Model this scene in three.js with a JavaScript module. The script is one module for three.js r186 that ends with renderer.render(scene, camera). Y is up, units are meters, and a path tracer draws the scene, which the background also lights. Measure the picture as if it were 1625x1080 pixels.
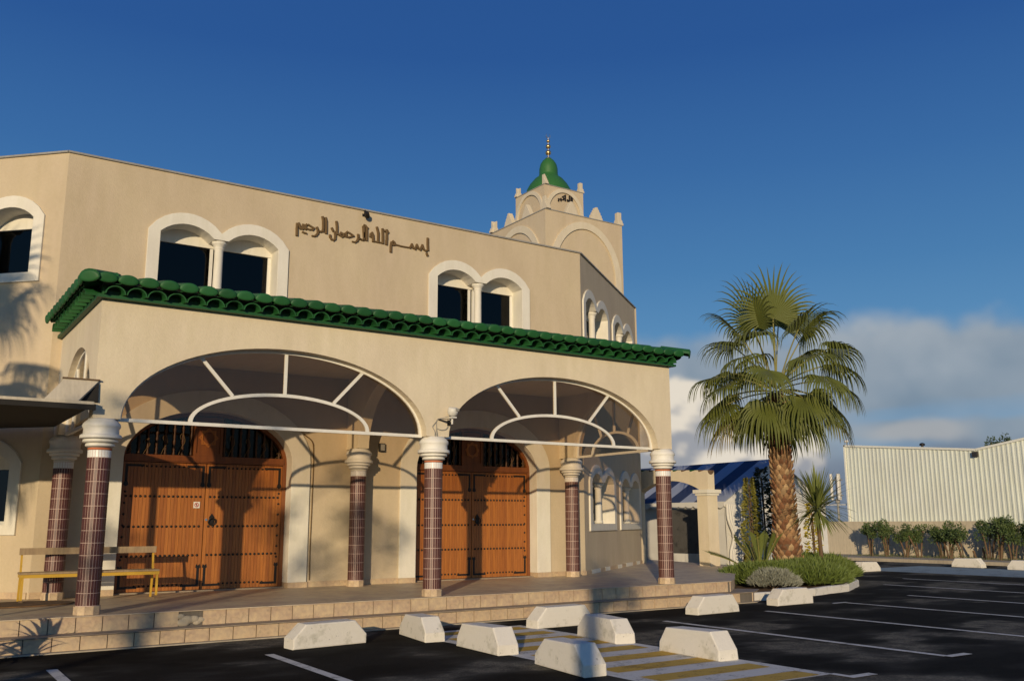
import * as THREE from 'three';
import { mergeGeometries } from 'three/addons/utils/BufferGeometryUtils.js';

// ---------------------------------------------------------------- camera, sky, sun, exposure
const scene = new THREE.Scene();
const camera = new THREE.PerspectiveCamera(40.29, 1625 / 1080, 0.1, 1500);
camera.position.set(-2.511, 1.624, 14.125);
{
  const yaw = 0.59341, pitch = 0.19387;
  camera.lookAt(-2.511 + Math.sin(yaw) * Math.cos(pitch), 1.624 + Math.sin(pitch), 14.125 - Math.cos(yaw) * Math.cos(pitch));
  camera.rotateZ(-0.0038);
}
const renderer = new THREE.WebGLRenderer({ antialias: true });
renderer.setSize(1024, 680);
renderer.toneMapping = THREE.LinearToneMapping;
renderer.toneMappingExposure = 1.0;
renderer.shadowMap.enabled = true;

const SUN = new THREE.Vector3(-0.636, 0.170, 0.752).normalize();      // towards the sun, read from the column shadows
const sun = new THREE.DirectionalLight(new THREE.Color().setRGB(1.0, 0.80, 0.53), 3.6);
sun.position.copy(SUN).multiplyScalar(60).add(new THREE.Vector3(8, 0, -2));
sun.target.position.set(8, 0, -2);
sun.castShadow = true;
sun.shadow.mapSize.set(4096, 4096);
Object.assign(sun.shadow.camera, { left: -40, right: 40, top: 30, bottom: -30, near: 1, far: 160 });
sun.shadow.radius = 1;
scene.add(sun, sun.target);

// ---------------------------------------------------------------- helpers
function rng(seed) { let a = seed >>> 0; return () => { a = (a + 0x6D2B79F5) | 0; let t = Math.imul(a ^ (a >>> 15), 1 | a); t = (t + Math.imul(t ^ (t >>> 7), 61 | t)) ^ t; return ((t ^ (t >>> 14)) >>> 0) / 4294967296; }; }
const clamp = (x, a = 0, b = 1) => Math.min(b, Math.max(a, x));
const sstep = (a, b, x) => { const t = clamp((x - a) / (b - a)); return t * t * (3 - 2 * t); };
const lerp = (a, b, t) => a + (b - a) * t;
const V = (x, y, z) => new THREE.Vector3(x, y, z);
const rgb = (r, g, b) => new THREE.Color().setRGB(r, g, b);
function hash2(x, y, s) { let h = Math.imul(x, 374761393) + Math.imul(y, 668265263) + Math.imul(s, 1442695041); h = Math.imul(h ^ (h >>> 13), 1274126177); return ((h ^ (h >>> 16)) >>> 0) / 4294967296; }
// value noise that repeats every px by py cells
function vnoise(x, y, px, py, s) {
  const xi = Math.floor(x), yi = Math.floor(y), fx = x - xi, fy = y - yi, u = fx * fx * (3 - 2 * fx), v = fy * fy * (3 - 2 * fy);
  const m = (a, p) => ((a % p) + p) % p;
  const a = hash2(m(xi, px), m(yi, py), s), b = hash2(m(xi + 1, px), m(yi, py), s), c = hash2(m(xi, px), m(yi + 1, py), s), d = hash2(m(xi + 1, px), m(yi + 1, py), s);
  return lerp(lerp(a, b, u), lerp(c, d, u), v);
}
function fbm(x, y, px, py, s, oct = 4) { let a = 0.5, t = 0, n = 0; for (let i = 0; i < oct; i++) { t += a * vnoise(x, y, px, py, s + i * 17); n += a; x *= 2; y *= 2; px *= 2; py *= 2; a *= 0.5; } return t / n; }
function makeTex(w, h, fn, srgb = true) {
  const data = new Uint8Array(w * h * 4);
  for (let j = 0; j < h; j++) for (let i = 0; i < w; i++) {
    const c = fn(i / w, j / h, i, j), o = (j * w + i) * 4;
    for (let k = 0; k < 3; k++) { const v = clamp(Array.isArray(c) ? c[k] : c); data[o + k] = 255 * (srgb ? (v <= 0.0031308 ? v * 12.92 : 1.055 * Math.pow(v, 1 / 2.4) - 0.055) : v); }
    data[o + 3] = 255;
  }
  const t = new THREE.DataTexture(data, w, h, THREE.RGBAFormat, THREE.UnsignedByteType);
  t.wrapS = t.wrapT = THREE.RepeatWrapping; t.magFilter = THREE.LinearFilter; t.minFilter = THREE.LinearMipmapLinearFilter; t.generateMipmaps = true;
  if (srgb) t.colorSpace = THREE.SRGBColorSpace;
  t.needsUpdate = true; return t;
}

// ---------------------------------------------------------------- sky: clear polarised blue with a low cloud bank to the right
{
  const w = 2048, h = 1024, data = new Float32Array(w * h * 4), D = 180 / Math.PI;
  const stops = [[-90, [.10, .11, .12]], [-3, [.16, .18, .20]], [0, [.27, .42, .54]], [4, [.19, .36, .545]], [9, [.118, .288, .50]], [15, [.068, .205, .425]], [21, [.042, .145, .365]], [28, [.024, .095, .300]], [45, [.016, .065, .235]], [90, [.011, .046, .185]]];
  const base = (e) => { let i = 0; while (i < stops.length - 2 && e > stops[i + 1][0]) i++; const t = clamp((e - stops[i][0]) / (stops[i + 1][0] - stops[i][0])); return [0, 1, 2].map((k) => lerp(stops[i][1][k], stops[i + 1][1][k], t)); };
  for (let j = 0; j < h; j++) {
    const th = ((j + 0.5) / h - 0.5) * Math.PI, e = th * D, cb = base(e);
    for (let i = 0; i < w; i++) {
      const ph = ((i + 0.5) / w - 0.5) * 2 * Math.PI, dx = Math.cos(ph) * Math.cos(th), dy = Math.sin(th), dz = Math.sin(ph) * Math.cos(th);
      const az = Math.atan2(dx, -dz) * D;                                   // 0 straight at the facade, positive to the right
      const cg = clamp(dx * SUN.x + dy * SUN.y + dz * SUN.z, 0, 1);
      const glow = 0.3 * cg * cg + 0.9 * Math.pow(cg, 14);
      const c = [cb[0] * (1 + glow * 2.6), cb[1] * (1 + glow * 1.5), cb[2] * (1 + glow * 0.7)];
      if (e > -3 && e < 24) {
        const win = sstep(30, 42, az) * (1 - sstep(150, 175, az));
        if (win > 0) {
          const X = az / 360, ex = e;
          const big = fbm(X * 60, ex / 6, 60, 64, 5, 5), fine = fbm(X * 150, ex / 1.7, 150, 64, 9, 6), puff = fbm(X * 110, ex / 2.2, 110, 64, 23, 6), puffL = fbm(X * 110 - 0.10, ex / 2.2 + 0.16, 110, 64, 23, 6);
          const wisp = fbm(X * 40, ex / 1.0, 40, 64, 71, 5);
          // high veil of the bank
          const top = 10.9 + (big - 0.5) * 3.0 + (fine - 0.5) * 1.7;
          let veil = sstep(top + 0.55, top - 0.95, ex) * win * (0.84 + 0.16 * big);
          const hole = sstep(0.44, 0.6, wisp) * sstep(7.6, 5.4, ex) * sstep(1.0, 4, ex) * sstep(52, 56, az);   // bluer gaps low on the right
          veil *= 1 - 0.5 * hole;
          const tone = clamp(0.5 + (big - 0.5) * 1.6 + (fine - 0.5) * 0.5), vc = [lerp(.20, .37, tone), lerp(.26, .415, tone), lerp(.325, .46, tone)];
          for (let k = 0; k < 3; k++) c[k] = lerp(c[k], vc[k], veil);
          // slate belt near the ground
          const slate = sstep(4.9, 2.6, ex + (big - 0.5) * 3.0) * win * 0.86;
          const sc = [.155, .195, .265];
          for (let k = 0; k < 3; k++) c[k] = lerp(c[k], sc[k], slate);
          // heaped sunlit clouds in front
          const hill = (a, wd, hgt) => hgt * Math.exp(-(((az - a) / wd) ** 2));
          const lid = Math.max(hill(44.4, 4.2, 9.2), hill(48.6, 2.4, 6.3), hill(51.4, 1.7, 5.6), hill(40, 4, 9), hill(72, 5, 6), hill(95, 8, 7), hill(120, 9, 6.5)) + (puff - 0.5) * 5.5 + (fine - 0.5) * 1.6;
          const foot = 2.6 + (big - 0.5) * 3.2;
          const cum = sstep(lid + 0.15, lid - 0.65, ex) * sstep(foot - 0.9, foot + 0.9, ex) * win;
          const lit = clamp(0.46 + (puff - puffL) * 7.5 + (ex - foot) * 0.07 + (fine - 0.5) * 0.5);
          const cc = [lerp(.33, .80, lit), lerp(.34, .72, lit), lerp(.37, .60, lit)];
          for (let k = 0; k < 3; k++) c[k] = lerp(c[k], cc[k], cum * 0.94);
          // a thin bright bar
          const bar = sstep(0.75, 0.2, Math.abs(ex - 4.95 - 0.1 * Math.sin(az)) + (fine - 0.5) * 1.0) * sstep(3.6, 1.6, Math.abs(az - 57.6)) * 0.75;
          const bc = [.40, .41, .42];
          for (let k = 0; k < 3; k++) c[k] = lerp(c[k], bc[k], bar);
        }
      }
      const o = (j * w + i) * 4; data[o] = c[0]; data[o + 1] = c[1]; data[o + 2] = c[2]; data[o + 3] = 1;
    }
  }
  const t = new THREE.DataTexture(data, w, h, THREE.RGBAFormat, THREE.FloatType);
  t.mapping = THREE.EquirectangularReflectionMapping; t.magFilter = THREE.LinearFilter; t.minFilter = THREE.LinearFilter; t.wrapS = THREE.RepeatWrapping; t.needsUpdate = true;
  scene.background = t; scene.environment = t;
}

// ---------------------------------------------------------------- textures (colour multipliers and fine relief only)
const texPlaster = makeTex(1024, 1024, (u, v) => { const a = fbm(u * 7, v * 5, 7, 5, 1, 5), b = fbm(u * 40, v * 9, 40, 9, 3, 4), c = fbm(u * 160, v * 160, 160, 160, 7, 2), s = 0.90 + 0.14 * (a - 0.5) + 0.11 * (b - 0.5) + 0.06 * (c - 0.5) + 0.03; return [s, s * (0.985 + 0.03 * (a - 0.5)), s * (0.965 + 0.06 * (b - 0.5))]; });
const texPlasterBump = makeTex(512, 512, (u, v) => 0.5 + 0.6 * (fbm(u * 64, v * 64, 64, 64, 2, 3) - 0.5) + 0.5 * (vnoise(u * 200, v * 200, 200, 200, 8) - 0.5), false);
const texAsphalt = makeTex(2048, 2048, (u, v) => {
  const K = 0.25, p = fbm(u * 6, v * 9, 6, 9, 31, 6), q = fbm(u * 15, v * 24, 15, 24, 37, 5), g = hash2((u * 2048) | 0, (v * 2048) | 0, 3), k = hash2((u * 1024) | 0, (v * 1024) | 0, 12);
  const mix = p * 0.6 + q * 0.4, dust = 0.22 * sstep(0.43, 0.55, mix) + 0.78 * sstep(0.505, 0.575, mix + 0.07 * (fbm(u * 40, v * 70, 40, 70, 47, 4) - 0.5)) * clamp(-0.15 + 1.5 * fbm(u * 110, v * 110, 110, 110, 45, 4) * (0.45 + 1.1 * k), 0, 1.4), wet = sstep(0.50, 0.36, q);
  let s = 0.40 + 3.0 * dust - 0.14 * wet + 0.20 * (g - 0.5) + (k > 0.992 ? 0.35 : 0) + 0.1 * (fbm(u * 90, v * 90, 90, 90, 41, 3) - 0.5);
  return [K * s * (1 + 0.08 * dust), K * s, K * s * (0.95 - 0.12 * dust)];
});
const texGrain = makeTex(512, 512, (u, v, i, j) => 0.5 + 0.5 * (hash2(i, j, 5) - 0.5) + 0.6 * (vnoise(u * 128, v * 128, 128, 128, 6) - 0.5), false);
const texWood = makeTex(512, 1024, (u, v) => { const w = fbm(u * 26, v * 3, 26, 3, 51, 5), f = fbm(u * 150, v * 4, 150, 4, 57, 3), s = 0.74 + 0.42 * (w - 0.5) + 0.22 * (f - 0.5); return [s * 1.05, s * (0.97 + 0.1 * (w - 0.5)), s * 0.9]; });
const texStone = makeTex(1024, 1024, (u, v) => { const a = fbm(u * 9, v * 9, 9, 9, 61, 6), b = fbm(u * 34, v * 34, 34, 34, 65, 4), vein = 1 - sstep(0, 0.05, Math.abs(fbm(u * 6, v * 6, 6, 6, 67, 5) - 0.5)), s = 0.82 + 0.34 * (a - 0.5) + 0.30 * (b - 0.5) - 0.10 * vein; return [s * 1.03, s * (0.97 + 0.12 * (a - 0.5)), s * (0.92 - 0.16 * (b - 0.5))]; });
const texPaint = makeTex(1024, 1024, (u, v) => { const a = fbm(u * 6, v * 6, 6, 6, 81, 6), b = fbm(u * 30, v * 30, 30, 30, 83, 4), chip = sstep(0.74, 0.80, fbm(u * 30, v * 30, 30, 30, 85, 5)) * sstep(0.5, 0.6, a), dirt = sstep(0.52, 0.78, a * 0.7 + b * 0.3); let s = 0.97 + 0.07 * (a - 0.5) - 0.26 * dirt + 0.05 * (b - 0.5) - 0.34 * chip; return [s, s * (0.985), s * (0.96 - 0.05 * dirt)]; });
const texRoad = makeTex(1024, 1024, (u, v) => { const a = fbm(u * 8, v * 8, 8, 8, 91, 5), b = fbm(u * 70, v * 70, 70, 70, 93, 3), s = 0.86 - 0.45 * sstep(0.52, 0.72, a * 0.55 + b * 0.45) + 0.12 * (b - 0.5); return [s, s * 0.99, s * 0.97]; });
const texConcrete = makeTex(1024, 512, (u, v) => { const a = fbm(u * 9, v * 3, 9, 3, 101, 5), b = fbm(u * 70, v * 3, 70, 3, 103, 4), c = fbm(u * 80, v * 40, 80, 40, 105, 3), s = 0.84 + 0.26 * (a - 0.5) + 0.22 * (b - 0.5) + 0.14 * (c - 0.5); return [s, s * 0.985, s * 0.95]; });
const texFabric = makeTex(512, 512, (u, v) => 0.9 + 0.16 * (fbm(u * 5, v * 9, 5, 9, 111, 5) - 0.5));
const texSoil = makeTex(512, 512, (u, v, i, j) => { const a = fbm(u * 14, v * 14, 14, 14, 121, 5), s = 0.55 + 0.7 * (a - 0.5) + 0.3 * (hash2(i >> 1, j >> 1, 4) - 0.5); return [s * 1.1, s * 0.95, s * 0.75]; });

// ---------------------------------------------------------------- materials (m: metres that one repeat of the texture covers)
function mat(color, o = {}) {
  const { m = 0, map, bump, bumpM, bumpScale, ...rest } = o;
  const p = { color, roughness: 0.85, metalness: 0, ...rest };
  const k = new THREE.MeshPhysicalMaterial(p);
  if (map) k.map = map;
  if (bump) { k.bumpMap = bump.clone(); k.bumpMap.repeat.set((m || 1) / (bumpM || m || 1), (m || 1) / (bumpM || m || 1)); k.bumpMap.needsUpdate = true; k.bumpScale = bumpScale; }
  k.userData.m = m || 1; return k;
}
const M = {
  plaster: mat(rgb(.575, .475, .330), { m: 6, map: texPlaster, bump: texPlasterBump, bumpM: 1.5, bumpScale: .003, roughness: .92 }),
  porch: mat(rgb(.72, .63, .465), { m: 5, map: texPlaster, bump: texPlasterBump, bumpM: 1.5, bumpScale: .003, roughness: .9 }),
  white: mat(rgb(.765, .735, .635), { m: 3, map: texPlaster, roughness: .75 }),
  trim: mat(rgb(.80, .785, .72), { m: 3, map: texPlaster, roughness: .55 }),
  green: mat(rgb(.012, .105, .022), { m: 2, map: texPlaster, roughness: .6 }),
  green2: mat(rgb(.016, .125, .03), { m: 2, map: texPlaster, roughness: .6 }),
  green3: mat(rgb(.010, .086, .02), { m: 2, map: texPlaster, roughness: .55 }),
  dome: mat(rgb(.034, .145, .030), { m: 2, map: texPlaster, roughness: .5 }),
  glassDark: new THREE.MeshPhysicalMaterial({ color: rgb(.10, .12, .16), roughness: .03, transmission: 1, thickness: 0, ior: 1.33 }),
  glassFan: new THREE.MeshPhysicalMaterial({ color: rgb(.86, .81, .745), roughness: .02, transmission: 1, thickness: 0, ior: 1.38 }),
  tileRed: mat(rgb(.105, .034, .028), { m: .6, map: texStone, roughness: .45 }),
  grout: mat(rgb(.54, .40, .34), { roughness: .9 }),
  tileWhite: mat(rgb(.76, .75, .72), { roughness: .4 }),
  orange: mat(rgb(.56, .17, .07), { m: .3, map: texPaint, roughness: .8 }),
  marble: mat(rgb(.60, .47, .315), { m: 1.3, map: texStone, roughness: .55 }),
  floor: mat(rgb(.66, .565, .41), { m: 3.2, map: texStone, roughness: .55, bump: texGrain, bumpM: 1, bumpScale: .0012 }),
  tread: mat(rgb(.36, .30, .23), { m: 2, map: texStone, roughness: .6 }),
  mortar: mat(rgb(.16, .14, .12), { m: 1, map: texConcrete, roughness: .95 }),
  wood: [[.46, .172, .034], [.50, .19, .038], [.42, .15, .029], [.48, .178, .032]].map((c, i) => mat(rgb(...c), { m: 1.1, map: texWood, roughness: .5, clearcoat: .15, clearcoatRoughness: .4 })),
  woodDark: mat(rgb(.25, .085, .022), { m: 1, map: texWood, roughness: .5 }),
  spindle: mat(rgb(.085, .034, .013), { m: 1, map: texWood, roughness: .55 }),
  band: mat(rgb(.66, .585, .445), { m: 3, map: texPlaster, roughness: .85 }),
  oldWood: mat(rgb(.40, .31, .20), { m: .9, map: texWood, roughness: .85 }),
  iron: mat(rgb(.018, .015, .013), { roughness: .5, metalness: .3 }),
  bronze: mat(rgb(.165, .10, .036), { m: .5, map: texPaint, roughness: .55, metalness: .25 }),
  gold: mat(rgb(.62, .44, .20), { roughness: .3, metalness: .9 }),
  silver: mat(rgb(.65, .64, .62), { roughness: .25, metalness: .9 }),
  yellow: mat(rgb(.55, .33, .03), { m: .5, map: texPaint, roughness: .55 }),
  asphalt: mat(rgb(.184, .176, .156), { m: 17, map: texAsphalt, bump: texGrain, bumpM: 1.4, bumpScale: .0016, roughness: .95, specularIntensity: .12 }),
  line: mat(rgb(.74, .72, .66), { m: 1.6, map: texRoad, roughness: .85 }),
  lineYellow: mat(rgb(.62, .39, .05), { m: 1.3, map: texRoad, roughness: .85 }),
  lineBlue: mat(rgb(.23, .32, .36), { m: 3, map: texRoad, roughness: .85 }),
  stop: mat(rgb(.78, .745, .67), { m: 1.1, map: texPaint, bump: texPlasterBump, bumpM: .6, bumpScale: .006, roughness: .85 }),
  concrete: mat(rgb(.62, .54, .40), { m: 5, map: texConcrete, roughness: .92 }),
  kerb: mat(rgb(.46, .40, .31), { m: 3, map: texConcrete, roughness: .92 }),
  sheet: mat(rgb(.70, .735, .65), { m: 6, map: texPlaster, roughness: .5 }),
  sheetTrim: mat(rgb(.74, .73, .64), { roughness: .5 }),
  canvasWhite: mat(rgb(.74, .72, .67), { m: 2, map: texFabric, roughness: .8 }),
  canvasBlue: mat(rgb(.030, .048, .115), { m: 2, map: texFabric, roughness: .75 }),
  canvasPale: mat(rgb(.36, .41, .52), { m: 2, map: texFabric, roughness: .75 }),
  board: mat(rgb(.11, .105, .10), { m: 1.4, map: texRoad, roughness: .45 }),
  grey: mat(rgb(.33, .32, .30), { m: 2, map: texConcrete, roughness: .7 }),
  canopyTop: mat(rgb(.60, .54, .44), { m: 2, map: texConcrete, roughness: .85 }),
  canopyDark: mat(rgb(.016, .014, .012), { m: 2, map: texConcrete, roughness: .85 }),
  interior: mat(rgb(.10, .09, .08), { roughness: .95 }),
  soil: mat(rgb(.22, .135, .07), { m: 1.5, map: texSoil, roughness: 1 }),
  bark: mat(rgb(.17, .115, .07), { m: .7, map: texWood, roughness: .95 }),
  plastic: mat(rgb(.62, .60, .55), { roughness: .5 }),
  dark: mat(rgb(.03, .027, .025), { roughness: .6 }),
  red: mat(rgb(.45, .035, .03), { roughness: .7 }),
  coneOrange: mat(rgb(.62, .13, .03), { roughness: .6 }),
};
const leafMat = (r, g, b, t = .28) => new THREE.MeshPhysicalMaterial({ color: rgb(r, g, b), roughness: .62, transmission: t, thickness: 0, side: THREE.DoubleSide });
const L = { palm: leafMat(.112, .130, .015, .22), palmOld: leafMat(.24, .19, .06), cord: leafMat(.17, .20, .045), phoenix: leafMat(.16, .19, .035), juniper: leafMat(.135, .185, .030, .25), silver: leafMat(.27, .275, .215, .1), hedge: leafMat(.068, .115, .028), hedgeLight: leafMat(.13, .18, .04), columnDark: leafMat(.03, .045, .016), columnOlive: leafMat(.24, .225, .035), yellow: leafMat(.60, .48, .03), redLeaf: leafMat(.26, .035, .035), tree: leafMat(.06, .095, .03), grass: leafMat(.12, .14, .04) };

// ---------------------------------------------------------------- object helpers
const used = new Map();
function numbered(n) { const k = used.get(n) || 0; used.set(n, k + 1); return k ? `${n}_${String(k).padStart(3, '0')}` : n; }
function tag(o, label, category, group, kind) { o.userData.label = label; o.userData.category = category; if (group) o.userData.group = group; if (kind) o.userData.kind = kind; return o; }
function thing(name, label, category, [x, y, z] = [0, 0, 0], turn = 0, group, kind) { const o = new THREE.Group(); o.name = numbered(name); o.position.set(x, y, z); o.rotation.y = turn; tag(o, label, category, group, kind); scene.add(o); return o; }
function clean(g) { const r = g.index ? g.toNonIndexed() : g.clone(); for (const k of Object.keys(r.attributes)) if (!['position', 'normal', 'uv'].includes(k)) r.deleteAttribute(k); if (!r.attributes.normal) r.computeVertexNormals(); r.morphAttributes = {}; return r; }
function boxUV(g, m = 1, ou = 0, ov = 0) {
  const p = g.attributes.position, n = g.attributes.normal, uv = new Float32Array(p.count * 2);
  for (let i = 0; i < p.count; i += 3) {
    let nx = 0, ny = 0, nz = 0; for (let k = 0; k < 3; k++) { nx += n.getX(i + k); ny += n.getY(i + k); nz += n.getZ(i + k); }
    nx = Math.abs(nx); ny = Math.abs(ny); nz = Math.abs(nz);
    for (let k = 0; k < 3; k++) { const x = p.getX(i + k), y = p.getY(i + k), z = p.getZ(i + k); const [a, b] = ny > nx && ny > nz ? [x, z] : nx > nz ? [z, y] : [x, y]; uv[2 * (i + k)] = (a + ou) / m; uv[2 * (i + k) + 1] = (b + ov) / m; }
  }
  g.setAttribute('uv', new THREE.BufferAttribute(uv, 2)); return g;
}
function geo(list, m = 1, ou = 0, ov = 0) { const a = (Array.isArray(list) ? list : [list]).map(clean).map((g) => { if (g.attributes.uv) g.deleteAttribute('uv'); return g; }); const g = a.length > 1 ? mergeGeometries(a) : a[0]; return boxUV(g, m, ou, ov); }
function shared(name, g, mt, parent) { const o = new THREE.Mesh(g, mt); o.name = parent ? name : numbered(name); o.castShadow = o.receiveShadow = true; (parent || scene).add(o); return o; }
function mk(name, list, mt, parent, ou, ov) { return shared(name, geo(list, mt.userData.m || 1, ou, ov), mt, parent); }
function part(name, parent, [x, y, z] = [0, 0, 0], turn = 0) { const o = new THREE.Group(); o.name = name; o.position.set(x, y, z); o.rotation.y = turn; parent.add(o); return o; }
const bx = (x0, x1, y0, y1, z0, z1) => new THREE.BoxGeometry(x1 - x0, y1 - y0, z1 - z0).translate((x0 + x1) / 2, (y0 + y1) / 2, (z0 + z1) / 2);
function bar(a, b, w, d = w) { const A = V(...a), B = V(...b), l = A.distanceTo(B), g = new THREE.BoxGeometry(w, l, d); const q = new THREE.Quaternion().setFromUnitVectors(V(0, 1, 0), B.clone().sub(A).normalize()); return g.applyQuaternion(q).translate(...A.add(B).multiplyScalar(.5).toArray()); }
function rod(a, b, r, r2 = r, seg = 10) { const A = V(...a), B = V(...b), l = A.distanceTo(B), g = new THREE.CylinderGeometry(r2, r, l, seg); const q = new THREE.Quaternion().setFromUnitVectors(V(0, 1, 0), B.clone().sub(A).normalize()); return g.applyQuaternion(q).translate(...A.add(B).multiplyScalar(.5).toArray()); }
const lathe = (pts, seg = 28) => new THREE.LatheGeometry(pts.map(([r, y]) => new THREE.Vector2(r, y)), seg);
function ext(shape, depth, z = 0, bevel = 0, curve = 20) { return new THREE.ExtrudeGeometry(shape, { depth, curveSegments: curve, bevelEnabled: bevel > 0, bevelSize: bevel, bevelThickness: bevel, bevelOffset: -bevel, bevelSegments: 2 }).translate(0, 0, z); }
function poly(pts) { const s = new THREE.Shape(); pts.forEach(([x, y], i) => (i ? s.lineTo(x, y) : s.moveTo(x, y))); s.closePath(); return s; }
const hole = (pts) => { const p = new THREE.Path(); pts.forEach(([x, y], i) => (i ? p.lineTo(x, y) : p.moveTo(x, y))); p.closePath(); return p; };
const tube = (pts, r, seg = 24, rs = 6) => new THREE.TubeGeometry(new THREE.CatmullRomCurve3(pts.map((p) => V(...p))), seg, r, rs, false);
// flat-nibbed strokes, raised off a wall
function strokes(list, w, d) {
  const out = [];
  for (const s of list) for (let i = 0; i < s.length - 1; i++) {
    const [x0, y0] = s[i], [x1, y1] = s[i + 1], l = Math.hypot(x1 - x0, y1 - y0) || 1e-3, ux = (x1 - x0) / l, uy = (y1 - y0) / l;
    const ww = w * (0.62 + 0.5 * Math.abs(uy)), e = ww * .38;
    const a = [x0 - ux * e, y0 - uy * e], b = [x1 + ux * e, y1 + uy * e];
    out.push(ext(poly([[a[0] - uy * ww / 2, a[1] + ux * ww / 2], [a[0] + uy * ww / 2, a[1] - ux * ww / 2], [b[0] + uy * ww / 2, b[1] - ux * ww / 2], [b[0] - uy * ww / 2, b[1] + ux * ww / 2]]), d - 0.0012 * (i % 3), 0, .006, 1));
  }
  return out;
}
const INSCRIPTION=[[[4.004,7.396],[4.001,7.53],[4.003,7.634],[4.033,7.65],[4.054,7.609],[4.077,7.553],[4.112,7.549],[4.133,7.638],[4.156,7.567],[4.192,7.554]],[[4.203,7.656],[4.243,7.658],[4.3,7.633],[4.362,7.609],[4.333,7.571],[4.262,7.561],[4.196,7.579],[4.171,7.61],[4.203,7.656]],[[4.127,7.482],[4.155,7.472]],[[4.177,7.473],[4.206,7.466]],[[4.432,7.631],[4.454,7.58],[4.452,7.514],[4.418,7.461],[4.378,7.441],[4.333,7.438]],[[4.457,7.575],[4.506,7.557],[4.557,7.573],[4.568,7.631],[4.563,7.812],[4.545,7.88]],[[4.635,7.551],[4.635,7.693],[4.63,7.814],[4.615,7.872]],[[4.83,7.606],[4.843,7.527],[4.838,7.457],[4.805,7.424],[4.758,7.441],[4.731,7.482],[4.726,7.515]],[[4.76,7.675],[4.784,7.633]],[[4.857,7.833],[4.873,7.736],[4.878,7.574]],[[4.878,7.574],[4.942,7.559],[4.971,7.615],[5.014,7.597],[5.034,7.56],[4.995,7.533],[4.937,7.553]],[[5.034,7.55],[5.143,7.546],[5.253,7.596],[5.171,7.637],[5.107,7.657],[5.074,7.623],[5.094,7.581]],[[5.359,7.637],[5.366,7.576],[5.341,7.502],[5.294,7.463],[5.23,7.466]],[[5.366,7.571],[5.431,7.544],[5.485,7.547],[5.503,7.6],[5.486,7.825],[5.5,7.874]],[[5.558,7.554],[5.556,7.717],[5.552,7.831],[5.583,7.826]],[[5.552,7.831],[5.519,7.867],[5.491,7.867]],[[5.497,7.572],[5.485,7.705],[5.471,7.832],[5.495,7.868]],[[5.398,7.55],[5.463,7.544],[5.497,7.572]],[[5.681,7.737],[5.704,7.691],[5.711,7.62],[5.645,7.648],[5.652,7.703],[5.681,7.737]],[[5.711,7.62],[5.71,7.557],[5.834,7.555],[5.945,7.553]],[[5.828,7.556],[5.825,7.765],[5.792,7.876]],[[5.939,7.554],[5.934,7.731],[5.926,7.861],[5.982,7.826]],[[6.025,7.542],[6.03,7.695],[6.028,7.858],[6.063,7.812]],[[6.132,7.392],[6.133,7.524],[6.144,7.597],[6.183,7.635],[6.217,7.609],[6.241,7.568],[6.19,7.554],[6.158,7.58]],[[6.241,7.568],[6.394,7.557],[6.6,7.557],[6.644,7.643],[6.68,7.57],[6.727,7.548],[6.769,7.651],[6.807,7.58],[6.854,7.553],[6.905,7.665],[6.941,7.581],[6.995,7.547],[7.047,7.579],[7.039,7.707],[7.039,7.842]],[[7.019,7.494],[7.037,7.454]]];
const TOWER_TEXT=[[[16.006,12.297],[16.01,12.492]],[[15.96,12.297],[15.964,12.492]],[[15.884,12.292],[15.888,12.492]],[[15.96,12.295],[15.804,12.304],[15.802,12.349],[15.833,12.331]],[[15.711,12.297],[15.715,12.496],[15.589,12.418],[15.644,12.38],[15.631,12.318],[15.562,12.304]],[[15.528,12.346],[15.527,12.259]],[[15.539,12.307],[15.439,12.309]],[[15.425,12.316],[15.438,12.291],[15.42,12.23]]];

// ================================================================ ground, markings, terrace
{
  const g = new THREE.PlaneGeometry(900, 900, 1, 1).rotateX(-Math.PI / 2);
  const ground = tag(mk('parking_lot', g, M.asphalt), 'dark asphalt of the car park', 'ground', null, 'structure');
  const sheet = (name, x0, x1, z0, z1, y, mt, skew = 0) => { const s = new THREE.BufferGeometry(); s.setAttribute('position', new THREE.Float32BufferAttribute([x0 + skew, y, z0, x0, y, z1, x1, y, z1, x0 + skew, y, z0, x1, y, z1, x1 + skew, y, z0], 3)); s.computeVertexNormals(); return mk(name, s, mt, ground); };
  for (const [x, z0, z1, tick] of [[-.74, 2.03, 6.9, 0], [1.72, 2.25, 6.9, 0], [8.52, 2.2, 7.25, 1], [11.25, 2.0, 7.2, 1], [13.95, 1.75, 7.1, -1], [16.65, 1.35, 7.0, 0], [19.4, -1.15, 7.0, 0], [22.1, -2.4, 7.0, 0]]) {
    sheet('parking_line', x - .06, x + .06, z0, z1, .008, M.line, .06);
    if (tick > 0) sheet('parking_line', x - .05, x + .40, z1 - .02, z1 + .10, .012, M.line);
    if (tick < 0) sheet('parking_line', x - .35, x + .10, z0 - .10, z0 + .01, .012, M.line, .06);
  }
  // yellow and white walkway between the wheel stops
  sheet('walkway_paint', 4.22, 6.28, 1.30, 7.30, .004, M.line);
  for (let k = 0; k < 9; k++) sheet('walkway_stripe', 4.42, 6.10, 1.5 + k * .68, 1.83 + k * .68, .008, M.lineYellow);
  sheet('parking_line', 6.20, 6.30, 7.30, 7.62, .010, M.line); sheet('parking_line', 6.30, 6.62, 7.5, 7.62, .010, M.line);
  // faded blue bay
  sheet('blue_bay_paint', 25.4, 29.6, -6.6, 0.6, .004, M.lineBlue);
}
const FL = .42;
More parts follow.
